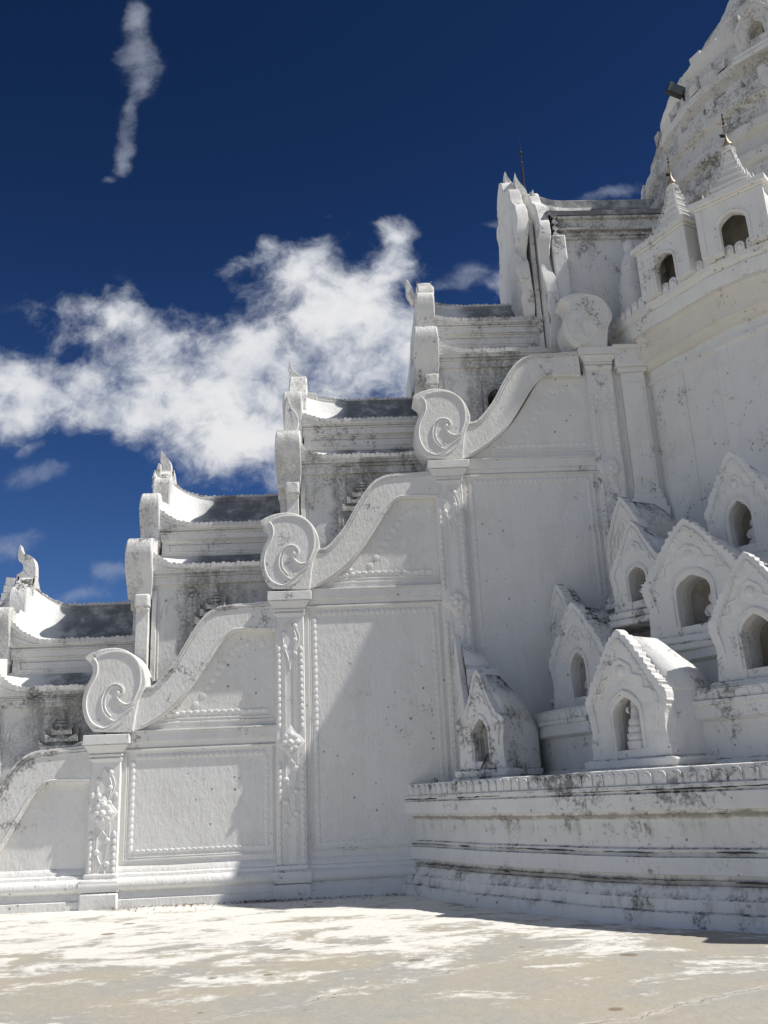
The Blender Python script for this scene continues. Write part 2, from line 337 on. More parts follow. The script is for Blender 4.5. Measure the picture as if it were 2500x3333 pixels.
# ---------------------------------------------------------------- stair side wall
YW = 17.2
CAP = [(-8.05, .38), (-4.80, 2.88), (-1.52, 5.37), (1.63, 7.89), (4.88, 10.28)]
PL = [(x+.13, x+.66) for x, z in CAP]                         # shaft edges
def tr(pts, o, k, Y, org): return [((q := at(o[0]+x*k, o[1]+y*k, Y)).x-org[0], q.z-org[1]) for x, y in pts]
K1 = 900/1659
SW_UP = smoothpath(tr([(425,705),(480,700),(540,640),(600,560),(660,450),(710,370),(760,310),(820,275),(880,262),(1000,252),(1100,243),(1150,240)], (800,1400), K1, 17.05, CAP[2]), 4)
SW_LO = smoothpath(tr([(300,952),(400,945),(480,910),(580,840),(680,740),(750,640),(800,560),(850,480),(900,425),(960,405),(1120,405),(1160,404)], (800,1400), K1, 17.05, CAP[2]), 4)
SCR = smoothpath(tr([(555,1258),(528,1230),(500,1180),(487,1120),(487,1060),(502,1000),(530,945),(548,900),(543,855),(505,818),(512,800),(560,775),(620,758),(690,753),(760,772),(815,812),(850,868),(867,930),(865,985),(845,1030),(820,1090),(800,1200),(792,1262)], (0,1700), K1, 17.0, (-4.74, 2.88)), 4)
wall = thing('stair_side_wall', 'tall white stair side wall with pilasters climbing from the floor to the pagoda', 'wall', (0, YW, 0))
def z_lo(xr):                                                 # height of the curved rail's lower edge
    for (xa, za), (xb, zb) in zip(SW_LO, SW_LO[1:]):
        if xa <= xr <= xb: return za+(zb-za)*(xr-xa)/max(1e-6, xb-xa)
    return SW_LO[-1][1] if xr > SW_LO[-1][0] else SW_LO[0][1]
for i, (cx, cz) in enumerate(CAP):
    x1 = CAP[i+1][0]+.2 if i < 4 else 6.6
    x0 = cx+.2
    if i < 4: top = [(cx+x, cz+z+.08) for x, z in SW_LO[::2] if x0 < cx+x < x1-.05]+[(x1, CAP[i+1][1]-.2)]
    else: top = [(x1, cz-.1)]
    b = MB().prism([(x0, -.2), (x1, -.2)]+top[::-1]+[(x0, cz-.05)], 0, .52)
    p = b.obj('wall_panel', 'wall', wall)
    xl, xr = cx+.66, (CAP[i+1][0]+.13 if i < 4 else 5.9)
    # horizontal band level with the capital, mouldings below it
    f = MB()
    if cz > 1:
        f.box(xl, xr, -.06, .05, cz-.15, cz+.03); f.box(xl, xr, -.045, .05, cz-.30, cz-.265); f.box(xl, xr, -.03, .05, cz-.235, cz-.15)
        f.box(xl, xr, -.085, .05, cz+.03, cz+.06)
        zt, zb = cz-.40, .74
        for x in (xl+.07, xr-.09): f.box(x, x+.022, -.02, .02, zb, zt+.1)
        for x in (xl+.11, xr-.05): f.box(x, x+.015, -.012, .02, zb, zt+.1)
        f.box(xl+.1, xr-.1, -.02, .02, zb, zb+.022); f.box(xl+.1, xr-.1, -.012, .02, zb+.04, zb+.055)
        # lines that close the curved field above
        q0 = [x for x, z in SW_LO if z > .22][0]+cx
        if i < 4: f.box(q0, xr-.06, -.018, .02, cz+.17, cz+.19); f.box(q0+.12, xr-.1, -.012, .02, cz+.235, cz+.25)
        f.obj('frame_moulding', 'trim', p, bevel=.006)
        s = MB(); k = 0
        x = xl+.3
        while x < xr-.2:                                      # scallops under the band and along the foot
            s.dome((x, 0, zt), .06, .055, .020, seg=8, skew=-.75); s.dome((x, 0, zb+.14), .06, .035, .014, seg=8, skew=.75); x += .10
        z = zb+.2
        while z < zt-.05:
            s.dome((xl+.19, 0, z), .05, .078, .020, seg=8, skew=-.75); s.dome((xr-.18, 0, z), .045, .075, .014, seg=8, skew=-.75); z += .118
        if i < 4:
            x = q0+.45
            while x < xr-.15: s.dome((x, 0, cz+.34), .075, .045, .015, seg=8, skew=.75); x += .125
            for dx, dz, rr in ((.22, .33, .07), (.31, .41, .05), (.13, .29, .045), (.36, .33, .05)): s.dome((q0+dx, 0, cz+dz), rr, rr*.7, .03, seg=7)
            # scalloped inner line that follows the rail
            for (xa, za) in SW_LO[12::2]:
                if xa+.16 < xr-cx-.1 and xa > 1.0: s.dome((cx+xa+.20, 0, cz+za-.22), .07, .07, .010, seg=7)
        s.obj('scallop_border', 'relief', p, smooth=60)
# base moulding
prof = [(.0, .66), (-.05, .60), (-.06, .55), (-.10, .53), (-.115, .48), (-.17, .45), (-.205, .40), (-.21, .34), (-.18, .29), (-.13, .27), (-.15, .24), (-.165, .15), (-.20, .13), (-.215, -.05)]
b = MB().grid([[(x, y, z) for y, z in prof] for x in [-12+.25*k for k in range(58)]]).rough(.008, 1.2)
b.obj('base_moulding', 'wall', wall, smooth=40)
def leafband(mb, x, z0, z1, side, y=-.125):
    z = z0
    while z < z1:
        mb.dome((x, y, z), .042, .062, .017, seg=7, skew=-.75, u=(1, 0, .35*side), v=(0, 0, 1)); z += .115
for i, (cx, cz) in enumerate(CAP):
    if i == 0: continue
    x0, x1 = PL[i]; m = (x0+x1)/2
    p = MB().box(x0, x1, -.12, .1, -.05, cz-.3); p = p.obj('pilaster', 'trim', wall, bevel=.012)
    c = MB()
    def frus(xa, xb, ya, za, xc, xd, yc, zc): c.add([(xa,ya,za),(xb,ya,za),(xb,.12,za),(xa,.12,za),(xc,yc,zc),(xd,yc,zc),(xd,.12,zc),(xc,.12,zc)], [(0,1,5,4),(1,2,6,5),(2,3,7,6),(3,0,4,7),(4,5,6,7),(3,2,1,0)])
    X0, X1 = cx, cx+.82
    c.box(X0, X1, -.235, .30, cz-.17, cz)
    frus(x0-.02, x1+.02, -.15, cz-.32, X0+.02, X1-.02, -.215, cz-.175)
    c.box(x0-.03, x1+.03, -.165, .12, cz-.37, cz-.322); frus(x0-.005, x1+.005, -.13, cz-.47, x0-.03, x1+.03, -.16, cz-.40)
    c.rough(.008, 3).obj('capital', 'trim', p, bevel=.012)
    if cz < 12:
        b = MB()
        zr = {1: at(331, 2647, 17.08).z, 2: at(937, 2417, 17.08).z, 3: at(1474, 1961, 17.08).z, 4: at(1988, 1524, 17.08).z}[i]
        leafband(b, x0+.06, .62, zr-.3, 1); leafband(b, x1-.06, .62, zr-.3, -1); leafband(b, x0+.06, zr+.3, cz-1.0, 1); leafband(b, x1-.06, zr+.3, cz-1.0, -1)
        for x in (x0+.13, x1-.15, x0+.17, x1-.19): b.box(x, x+.012, -.132, -.11, .62, cz-.95)
        b.obj('leaf_band', 'relief', p, smooth=60)
        r = MB()
        for q, h in ((.27, .02), (.21, .04), (.13, .055)):
            r.add([(m-q, -.119, zr), (m, -.119, zr-q*1.15), (m+q, -.119, zr), (m, -.119, zr+q*1.15), (m-q*.9, -.119-h, zr), (m, -.119-h, zr-q), (m+q*.9, -.119-h, zr), (m, -.119-h, zr+q)],
                  [(0,1,5,4),(1,2,6,5),(2,3,7,6),(3,0,4,7),(4,5,6,7)])
        for k in range(8): r.dome((m+.11*math.cos(k*math.pi/4), -.165, zr+.13*math.sin(k*math.pi/4)), .06, .06, .018, seg=7)
        r.dome((m, -.17, zr), .06, .06, .05); r.obj('rosette', 'relief', p, smooth=50)
        t = MB()                                             # drop-shaped relief under the capital, vine relief at the foot
        zt = cz-.95
        dp = smoothpath([(m, zt+.36), (m-.08, zt+.22), (m-.12, zt+.06), (m-.09, zt-.12), (m-.02, zt-.34), (m, zt-.5)], 5)
        for sg in (1, -1):
            t.tube([(m+(x-m)*sg, -.125, z) for x, z in dp], .014)
            t.tube([(m+(x-m)*sg*1.5, -.12, z+.04) for x, z in dp[:18]], .011)
            t.tube([(m+sg*x, -.122, z) for x, z in smoothpath([(.0, zr-.3), (.1, zr-.45), (.06, zr-.75), (-.06, zr-.95), (-.02, zr-1.2), (.12, zr-1.4), (.06, zr-1.6)], 5)], .014)
        for k in range(5): t.dome((m+(-1)**k*.1, -.12, zt+.3-.13*k), .05, .06, .025, seg=7)
        for k in range(6): t.dome((m+(-1)**k*.09, -.12, zr-.45-.19*k), .06, .05, .03, seg=7)
        t.obj('carved_vine', 'relief', p, smooth=60)
    q = MB().box(x0-.06, x1+.06, -.25, .0, -.05, .25); q.box(x0-.03, x1+.03, -.17, 0, .47, .56)
    q.grid([[(x, -.07+.19*0-y, z) for y, z in ((.10,.25),(.14,.28),(.17,.34),(.165,.40),(.13,.45),(.09,.48))] for x in (x0-.08, x0-.04, x1+.04, x1+.08)])
    q.add([(x0-.07, -.23, .27), (x1+.07, -.23, .27), (x1+.07, 0, .27), (x0-.07, 0, .27), (x0-.07, -.23, .46), (x1+.07, -.23, .46), (x1+.07, 0, .46), (x0-.07, 0, .46)], [(0,1,5,4),(1,2,6,5),(2,3,7,6),(3,0,4,7),(4,5,6,7)])
    q.obj('plinth', 'trim', p, bevel=.03)

# ---------------------------------------------------------------- curved rails ending in scrolls
def make_balustrade(withband=True):
    t = thing('scroll_balustrade', 'x', 'balustrade', (0, 0, 0), group='curved scroll balustrades climbing the stairs')
    if withband:
        hi = [p for p in SW_UP]; lo = [p for p in SW_LO]
        bnd = MB().prism(hi+lo[::-1], -.14, .44).obj('rail_band', 'scroll', t, bevel=.012)
        m = MB()
        for off, r in ((.055, .014), (.10, .011)):
            pts = []
            for a, b_ in zip(hi, hi[1:]+[hi[-1]]):
                d_ = Vector((b_[0]-a[0], b_[1]-a[1])); d_ = d_.normalized() if d_.length > 0 else pd; pd = d_
                pts.append((a[0]+d_.y*off, -.145, a[1]-d_.x*off))
            m.tube(pts[1:], r)
        m.obj('top_moulding', 'teeth', bnd, smooth=60); m = MB()
        pts = []
        for a, b_ in zip(lo, lo[1:]+[lo[-1]]):
            d_ = Vector((b_[0]-a[0], b_[1]-a[1])); d_ = d_.normalized() if d_.length > 0 else pd; pd = d_
            pts.append((a[0]-d_.y*.045, -.145, a[1]+d_.x*.045))
        m.tube(pts[6:], .014)
        m.obj('edge_moulding', 'trim', bnd, smooth=60)
    s = MB().prism(SCR, -.20, .40).obj('scroll', 'scroll', t, bevel=.025)
    zz = lambda pts: [(x, -.205, z) for x, z in smoothpath(tr(pts, (0,1700), K1, 17.0, (-4.74, 2.88)), 5)]
    r = MB()
    r.tube(zz([(700,1035),(728,1028),(735,1005),(722,980),(695,968),(665,972),(635,995),(612,1035),(603,1080),(610,1130),(640,1170),(680,1192),(720,1160),(760,1128),(790,1112)]), .019, taper=lambda t: 1.25-.6*t)
    r.tube(zz([(715,1020),(712,995),(690,983),(665,990),(645,1015),(628,1050),(622,1090),(632,1130),(660,1165)]), .013)
    r.tube(zz([(692,1020),(700,1055),(722,1082),(755,1092),(790,1075),(815,1030),(835,970),(838,900),(822,840),(780,795),(720,775),(650,778),(600,795)]), .019, taper=lambda t: 1.2-.5*t)
    r.tube(zz([(705,1075),(735,1100),(770,1100),(800,1085)]), .013)
    r.tube(zz([(555,815),(575,845),(578,895),(560,945),(530,1000),(512,1060),(512,1120),(528,1175),(560,1215),(620,1235),(680,1200)]), .019)
    r.tube(zz([(570,850),(568,900),(545,950),(518,1005),(500,1065)]), .011)
    r.tube(zz([(560,1240),(620,1245),(680,1225),(730,1195),(770,1150)]), .012)
    r.dome(zz([(702,1022),(703,1023)])[0], .035, .035, .03)
    r.obj('spiral_relief', 'relief', s, smooth=60)
    return t
bal = make_balustrade()
bal.location = (CAP[0][0]+.05, YW, CAP[0][1]-.35); bal.scale = (1, 1, 1.15); bal['label'] = 'lowest curved white stair rail running off the left edge of the photo'
for i, dx, lb in ((1, .08, 'white curved rail whose scroll sits on the leftmost pilaster, wall relief behind it'),
                  (2, 0, 'half sunlit white curved rail with scroll on the second pilaster from the left'),
                  (3, -.08, 'white curved rail with dark speckled scroll in front of the arched window opening')):
    dup(bal, (CAP[i][0]+dx, YW, CAP[i][1]), label=lb, scale=(1, 1, 1))
t4 = make_balustrade(False); t4.name = 'scroll_finial'; t4.location = (CAP[4][0]-.13, YW, CAP[4][1]-.03); t4.scale = (.94, 1, .84)
tag(t4, 'plain white scroll on the highest pilaster, shaded, beside the terrace rim', 'scroll finial'); del t4['group']

# ---------------------------------------------------------------- gatehouses over the stairs
YC = 19.3
def lift(x, a, w_): return a*max(0, (w_-x)/w_)**2
def teeth(mb, path, size, y):                                # little upright tiles along a line of (x, z, yy)
    acc = 0
    for (xa, za), (xb, zb) in zip(path, path[1:]):
        L = math.hypot(xb-xa, zb-za)
        while acc < L:
            t = acc/L; x, z = xa+(xb-xa)*t, za+(zb-za)*t; an = math.atan2(zb-za, xb-xa); c_, s_ = math.cos(an), math.sin(an)
            hh = size*random.uniform(.62, .9); w2 = size*.485
            P = [(-w2, -.02), (w2, -.02), (w2*1.05, hh*.62), (w2*.35, hh*.95), (-w2*.35, hh), (-w2*.98, hh*.8)]
            mb.prism([(x+c_*a-s_*b_, z+s_*a+c_*b_) for a, b_ in P], y-random.uniform(0, .02), y+.07); acc += size*1.0
        acc -= L
def make_gate(relief=True, window=False, crown=0, curl=1.0, L=3.15):
    # origin: left end of the side wall (x) and underside of the lower frieze (z), y measured from the world
    t = thing('stair_gatehouse', 'x', 'gatehouse', (0, 0, 0), group='roofed gatehouses stepping up the stairs')
    xs = [0, .08, .16, .25, .35, .45, .6, .8, 1.05, 1.4, 2.0, 2.6, L]
    b = MB().box(-.02, L, 18.0, 2*YC-18.0, -3.6, .02)
    b.box(.05, L, 18.4, 2*YC-18.4, .02, 1.2)
    if window:
        b = MB(); W0, W1, Z0, Z1 = 1.02, 1.50, -1.35, -.72
        b.box(-.02, W0, 18.0, 20.6, -3.6, .02); b.box(W1, L, 18.0, 20.6, -3.6, .02); b.box(W0, W1, 18.0, 20.6, -3.6, Z0)
        ar = [(W0, Z1)]+[(W0+.24-.24*math.cos(a), Z1+.24*math.sin(a)) for a in [math.pi*k/10 for k in range(1, 10)]]+[(W1, Z1)]
        b.prism(ar+[(W1, .02), (W0, .02)], 18.0, 20.6); b.box(.05, L, 18.4, 20.2, .02, 1.2)
    body = b.obj('side_wall', 'gate', t, bevel=.01)
    if window:
        fr = MB(); fr.tube([(W0-.05, 17.99, Z0)]+[(W0+.24-.29*math.cos(a), 17.99, Z1+.29*math.sin(a)) for a in [math.pi*k/12 for k in range(13)]]+[(W1+.05, 17.99, Z0)], .02)
        fr.box(W0-.16, W0-.12, 17.97, 18.02, Z0, .0-.35); fr.box(W0-.12, W1+.2, 17.97, 18.02, -.39, -.35)
        fr.obj('window_frame', 'gate', body, bevel=.005)
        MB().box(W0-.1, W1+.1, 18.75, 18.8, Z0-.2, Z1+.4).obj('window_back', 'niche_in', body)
    e = MB()
    for y, z0, z1 in ((17.92, 0, .15), (17.875, .15, .18), (17.90, .18, .22), (17.86, .22, .27)): e.box(-.02+.001*z0, L, y, 2*YC-y, z0+.002, z1)
    for y, z0, z1 in ((18.385, .71, .735), (18.36, 1.0, 1.03), (18.32, 1.03, 1.16), (18.28, 1.16, 1.185), (18.31, 1.185, 1.215), (18.27, 1.215, 1.24)): e.box(.03, L, y, 2*YC-y, z0+.001, z1)
    for z in (.78, .93): e.box(.2, L, 18.385, 18.42, z, z+.012)
    e.box(.2, .215, 18.385, 18.42, .79, .93)
    e.obj('entablature', 'gate', t, bevel=.006)
    # curved eave fascia, its tiles, concave roofs
    for nm, y0, zf, zt, y1, z1, la, wa, lr in (('lower_roof', 17.83, .27, .335, 18.41, .70, .26, .55, .05), ('upper_roof', 18.24, 1.24, 1.30, YC-.07, 2.13, .30*curl, .75, .42*curl)):
        f = MB(); S = 7; rows = []
        for x in xs:
            lf = lift(x, la, wa); lr_ = lift(x, lr, 1.15); row = []
            for k in range(S+1):
                u = k/S; row.append((x, y0+.03+(y1-y0-.03)*u, zt+lf*(1-u)+lr_*u+(z1-zt)*(.25*u+.75*u**1.9)))
            rows.append(row)
        f.grid(rows)
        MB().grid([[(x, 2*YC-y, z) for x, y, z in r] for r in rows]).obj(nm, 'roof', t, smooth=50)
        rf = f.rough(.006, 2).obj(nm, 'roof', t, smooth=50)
        g_ = MB()
        for sg in (0,):
            yy_ = y0
            top = [(x, zt+lift(x, la, wa)) for x in xs]
            g_.prism([(0, zf), (L, zf)]+top[::-1], yy_, yy_+.05)
        g_.tube([(x, y0-.005, zt-.03+lift(x, la*.9, wa)) for x in xs], .013); g_.tube([(x, y0-.003, zf+.02+lift(x, la*.55, wa*.9)) for x in xs], .010)
        g_.obj('eave_fascia', 'gate', rf, bevel=.004)
        th = MB(); teeth(th, [(x, zt-.01+lift(x, la, wa)) for x in xs], .098, y0-.012); th.obj('eave_tiles', 'teeth', rf)
    r = MB(); top = [(x, 2.14+lift(x, .36*curl, .9)) for x in xs]
    r.prism([(x, z-.06) for x, z in top]+[(x, z+.07) for x, z in top[::-1]], YC-.08, YC+.08)
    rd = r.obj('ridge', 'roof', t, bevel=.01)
    th = MB(); teeth(th, [(x, z+.06) for x, z in top], .10, YC-.05); th.obj('ridge_tiles', 'teeth', rd)
    # gable: three stacked curling slabs, seen edge-on
    lobes = [('gable_lobe', (-.48, .0), [(18.1,-.26),(17.90,-.26),(17.86,-.1),(17.80,.12),(17.72,.35),(17.66,.58),(17.66,.78),(17.74,.91),(17.9,.95),(18.1,.90),(18.25,1.0),(19.3,1.3),(19.3,-.0)]),
             ('gable_lobe', (-.34, .02), [(18.6,.9),(18.30,.92),(18.27,1.1),(18.21,1.35),(18.15,1.6),(18.13,1.85),(18.20,2.0),(18.34,2.04),(18.5,1.96),(18.7,1.98),(19.3,2.2),(19.3,1.0)]),
             ('gable_lobe', (-.22, .10), [(18.9,1.8),(18.80,1.9),(18.76,2.15),(18.78,2.4),(18.86,2.56),(18.98,2.62),(19.1,2.75),(19.2,2.85),(19.3,2.88),(19.3,1.9)])]
    if crown == 2: lobes = lobes[:2]+[('gable_lobe', (-.26, .10), [(18.9,1.7),(18.82,1.9),(18.86,2.15),(19.0,2.5),(19.12,2.78),(19.3,2.86),(19.3,1.7)])]
    for k, (nm, (xa, xb), prof) in enumerate(lobes):
        o = MB()
        pr = smoothpath(prof[:-1], 3)+[prof[-1]]
        for mir in (0, 1):
            pts = [(2*YC-y if mir else y, z) for y, z in pr]
            def bulge(x, y, z, mir=mir): 
                h_ = (z-prof[0][1])/1.2; return (x-(.045*math.sin(h_*3.1) if x < (xa+xb)/2 else -.015*math.sin(h_*3.1)), y, z)
            o.prism(pts, xa, xb, axis='X', f=bulge)
        o.rough(.010, 3).obj(nm, 'gate', t, bevel=.03, smooth=50)
    c = MB()
    if crown == 0:      # curling horn over serrated back
        c.prism(smoothpath([(-.30,2.75),(.06,2.75),(.10,3.0),(.06,3.22),(-.05,3.33),(-.20,3.40),(-.27,3.58),(-.29,3.36),(-.26,3.22),(-.18,3.16),(-.17,3.0),(-.29,2.92)], 3), YC-.10, YC+.10)
        for k in range(6): c.prism([(-.50-.03*(5-k)+.02, 1.85+.17*k), (-.30, 1.80+.17*k), (-.28, 1.97+.17*k), (-.47-.03*(5-k), 2.0+.17*k)], YC-.35+.04*k, YC-.2)
    elif crown == 1:
        c.prism(smoothpath([(-.16,2.8),(.02,2.8),(.03,3.02),(-.04,3.17),(-.14,3.27),(-.19,3.33),(-.20,3.12),(-.21,2.95)], 3), YC-.09, YC+.09)
        c.prism([(-.22, 2.55), (-.14, 2.58), (-.15, 2.95), (-.20, 2.98), (-.24, 2.8)], YC-.30, YC-.18)
        for k, (z, q) in enumerate(((2.46, .06), (2.56, .045), (2.66, .05), (2.75, .03))): c.lathe([(q, z-.04), (q*1.1, z), (q*.7, z+.05)], -.27, YC-.3, 8)
    elif crown == 2:
        c.prism([(-.24, 2.3), (.08, 2.3), (.07, 2.62), (.0, 2.72), (-.04, 2.86), (-.12, 2.92), (-.2, 3.0), (-.27, 3.24), (-.31, 3.0), (-.29, 2.86), (-.24, 2.76), (-.27, 2.6)], YC-.12, YC+.12)
        c.prism([(.1, 2.1), (.36, 2.15), (.30, 2.42), (.12, 2.45)], YC-.08, YC+.08)
        c.prism(smoothpath([(-.36, .93), (-.12, .93), (-.04, 1.25), (-.10, 1.45), (-.20, 1.6), (-.27, 1.85), (-.33, 1.5)], 3), 18.05, 18.25)
    else:
        c.prism([(-.36, 2.35), (.10, 2.35), (.10, 2.50), (-.30, 2.56), (-.36, 2.72), (-.46, 2.92), (-.50, 2.95), (-.49, 2.6), (-.42, 2.45)], YC-.14, YC+.14)
    c.rough(.01, 4).obj('crown', 'gate', t, bevel=.012, smooth=50)
    # corner post below the gable
    p = MB().box(-.30, -.055, 17.84, 18.2, -3.6, -.2).obj('corner_post', 'gate', t, bevel=.01)
    c = MB().box(-.32, -.035, 17.74, 18.15, -.46, -.20); c.prism([(17.74, -.46), (17.84, -.56), (18.1, -.56), (18.1, -.46)], -.30, -.05, axis='X'); c.obj('post_capital', 'gate', p, bevel=.035)
    MB().box(-.46, -.32, 18.3, 18.6, -3.6, -.2).box(-.50, -.28, 18.24, 18.62, -.42, -.2).obj('inner_post', 'gate', t, bevel=.02)
    s = MB().box(-.02, .075, 17.955, 18.05, -3.6, -.10); s.box(.10, .125, 17.985, 18.02, -3.0, -.25); s.obj('corner_strip', 'gate', t, bevel=.008)
    cv_ = MB(); cv_.tube([(x, 17.995, z) for x, z in smoothpath([(.13,-.7),(.16,-.5),(.22,-.38),(.30,-.30),(.38,-.27),(.30,-.36),(.25,-.45),(.24,-.6)], 4)], .013); cv_.obj('corner_carving', 'gate', body, smooth=60)
    if relief:
        q = MB(); cx_ = 1.23
        for k, (hw, z, h_) in enumerate(((.42, -.78, .13), (.31, -.62, .12), (.19, -.49, .10))):
            top = [(cx_-hw+2*hw*j/12, z+h_*(.45+.55*abs(math.cos(j/12*2*math.pi))**1.5)) for j in range(13)]
            q.prism([(cx_-hw, z-.03), (cx_+hw, z-.03)]+top[::-1], 17.93-.01*k, 18.03)
            for sx_ in (-hw, 0 if k else hw, hw): q.prism([(cx_+sx_-.02, z+h_), (cx_+sx_+.02, z+h_), (cx_+sx_, z+h_+.10)], 17.94, 18.0)
        for hw, z in ((.10, -.36), (.085, -.30), (.07, -.24)): q.box(cx_-hw, cx_+hw, 17.93, 18.02, z, z+.045)
        q.dome((cx_, 18.0, -.14), .055, .11, .07); q.prism([(cx_-.16, -1.9), (cx_+.16, -1.9), (cx_+.2, -.84), (cx_-.2, -.84)], 17.955, 18.02)
        q.box(cx_-.5, cx_-.38, 17.95, 18.02, -3, -.85); q.box(cx_+.38, cx_+.5, 17.95, 18.02, -3, -.85)
        q.rough(.004, 5).obj('pagoda_relief', 'gate', body, bevel=.01)
    return t
G = [(-6.70, 3.50), (-3.85, 5.79), (-.90, 8.01), (2.08, 10.34)]
gl = ['lowest stair gatehouse at the left edge with curling horn and sunlit roof end', 'stair gatehouse second from the left, small finial above its square gable block',
      'third stair gatehouse with thin pointed crown against the big cloud', 'fourth stair gatehouse with arched window, flat blocky crown, just below the large top gatehouse']
for i, (x, z) in enumerate(G):
    o = make_gate(relief=i < 3, window=i == 3, crown=i, curl=(1.35, 1.1, .55, .3)[i], L=(3.0, 3.1, 3.1, 3.4)[i])
    o.location = (x, 0, z); o['label'] = gl[i]

# large top gatehouse
tg = thing('upper_gatehouse', 'large shaded gatehouse at the top of the stairs with tall flame-shaped gable', 'gatehouse', (0, 0, 0))
b = MB().box(4.95, 9.0, 17.98, 20.6, 9.5, 13.55).obj('side_wall', 'gate', tg, bevel=.01)
MB().box(4.80, 5.12, 17.80, 18.3, 9.5, 13.5).obj('corner_post', 'pagoda', tg, bevel=.03)
e = MB()
for y, z0, z1 in ((17.90, 13.45, 13.52), (17.86, 13.52, 13.56), (17.92, 13.56, 13.64), (17.82, 13.64, 13.70), (17.88, 13.70, 13.93), (17.80, 13.93, 13.99)): e.box(4.98+z0*.0005, 8.6, y, 20.7, z0, z1)
e.obj('entablature', 'bell', tg, bevel=.012)
f = MB(); rows = []
for x in [4.75+.3*k for k in range(13)]:
    row = [(x, 17.78, 13.99), (x, 17.76, 14.10)]
    for k in range(8):
        u = k/7; row.append((x, 17.84+1.40*u, 14.12+1.12*(.35*u+.65*u**1.8)+lift(x-4.75, .35*u, .8)))
    rows.append(row)
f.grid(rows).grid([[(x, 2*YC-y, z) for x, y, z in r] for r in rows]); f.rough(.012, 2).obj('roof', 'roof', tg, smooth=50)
rg = MB(); tp = [(x, 15.25+lift(x-4.7, .32, .8)) for x in [4.75+.25*k for k in range(15)]]
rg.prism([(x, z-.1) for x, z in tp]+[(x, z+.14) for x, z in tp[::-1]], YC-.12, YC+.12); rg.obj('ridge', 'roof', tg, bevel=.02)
def gable(name, xa, xb, pr, par, mat='pagoda'):
    o = MB(); pp = smoothpath(pr[:-1], 4)+[pr[-1]]
    for mir in (0, 1):
        o.prism([(2*YC-y if mir else y, z) for y, z in pp], xa, xb, axis='X', f=lambda x, y, z: (x+.05*math.sin(z*2.3), y, z))
    return o.rough(.035, 2.8).obj(name, mat, par, bevel=.02, smooth=40)
gable('outer_gable', 4.06, 4.34, [(18.9,11.0),(18.35,11.6),(18.1,12.2),(18.02,12.9),(18.2,13.2),(18.05,13.7),(18.1,14.4),(18.35,14.8),(18.4,15.15),(18.75,15.3),(18.9,15.7),(19.3,16.0),(19.3,11.0)], tg)
gable('inner_gable', 4.52, 4.78, [(18.9,10.0),(17.95,10.6),(17.80,11.4),(17.76,12.2),(17.85,12.8),(17.72,13.3),(17.75,13.8),(17.95,14.15),(18.1,14.5),(18.35,14.75),(18.5,15.1),(19.3,15.5),(19.3,10.5)], tg)
MB().box(4.40, 4.50, 18.2, 20.4, 10.5, 14.2).obj('porch_wall', 'gate', tg)
sp_ = MB()
for x, y, z, h in ((4.28, 19.2, 15.75, .42), (4.44, 18.8, 15.35, .45), (4.74, 18.5, 14.72, .40), (4.08, 18.15, 12.95, .38)):
    sp_ = MB().prism(smoothpath([(x-.12, z-.4), (x+.16, z-.4), (x+.13, z-.05), (x+.04, z+h*.35), (x-.05, z+h*.7), (x-.10, z+h*1.1), (x-.13, z+h*.7), (x-.12, z+h*.2)], 3), y-.09, y+.09)
    sp_.rough(.02, 5).obj('flame_finial', 'gate', tg, smooth=60)
sp2 = MB()
for k in range(9): sp2.prism([(4.86, 14.3-.16*k), (5.0-.0*k, 14.15-.16*k), (4.86, 14.05-.16*k)], 17.82, 17.95)
sp2.obj('serrated_edge', 'gate', tg)
rod = MB().tube([(4.64, 19.2, 15.2), (4.64, 19.2, 16.4)], .028, 6).tube([(4.64, 19.2, 16.4), (4.64, 19.2, 17.25)], .02, 6, taper=lambda t: 1-.8*t)
for z in (16.5, 16.8): rod.lathe([(.01, z-.05), (.04, z), (.01, z+.05)], 4.64, 19.2, 8)
tag(rod.obj('lightning_rod', 'iron'), 'thin dark metal rod rising from the crown of the top gatehouse', 'rod')

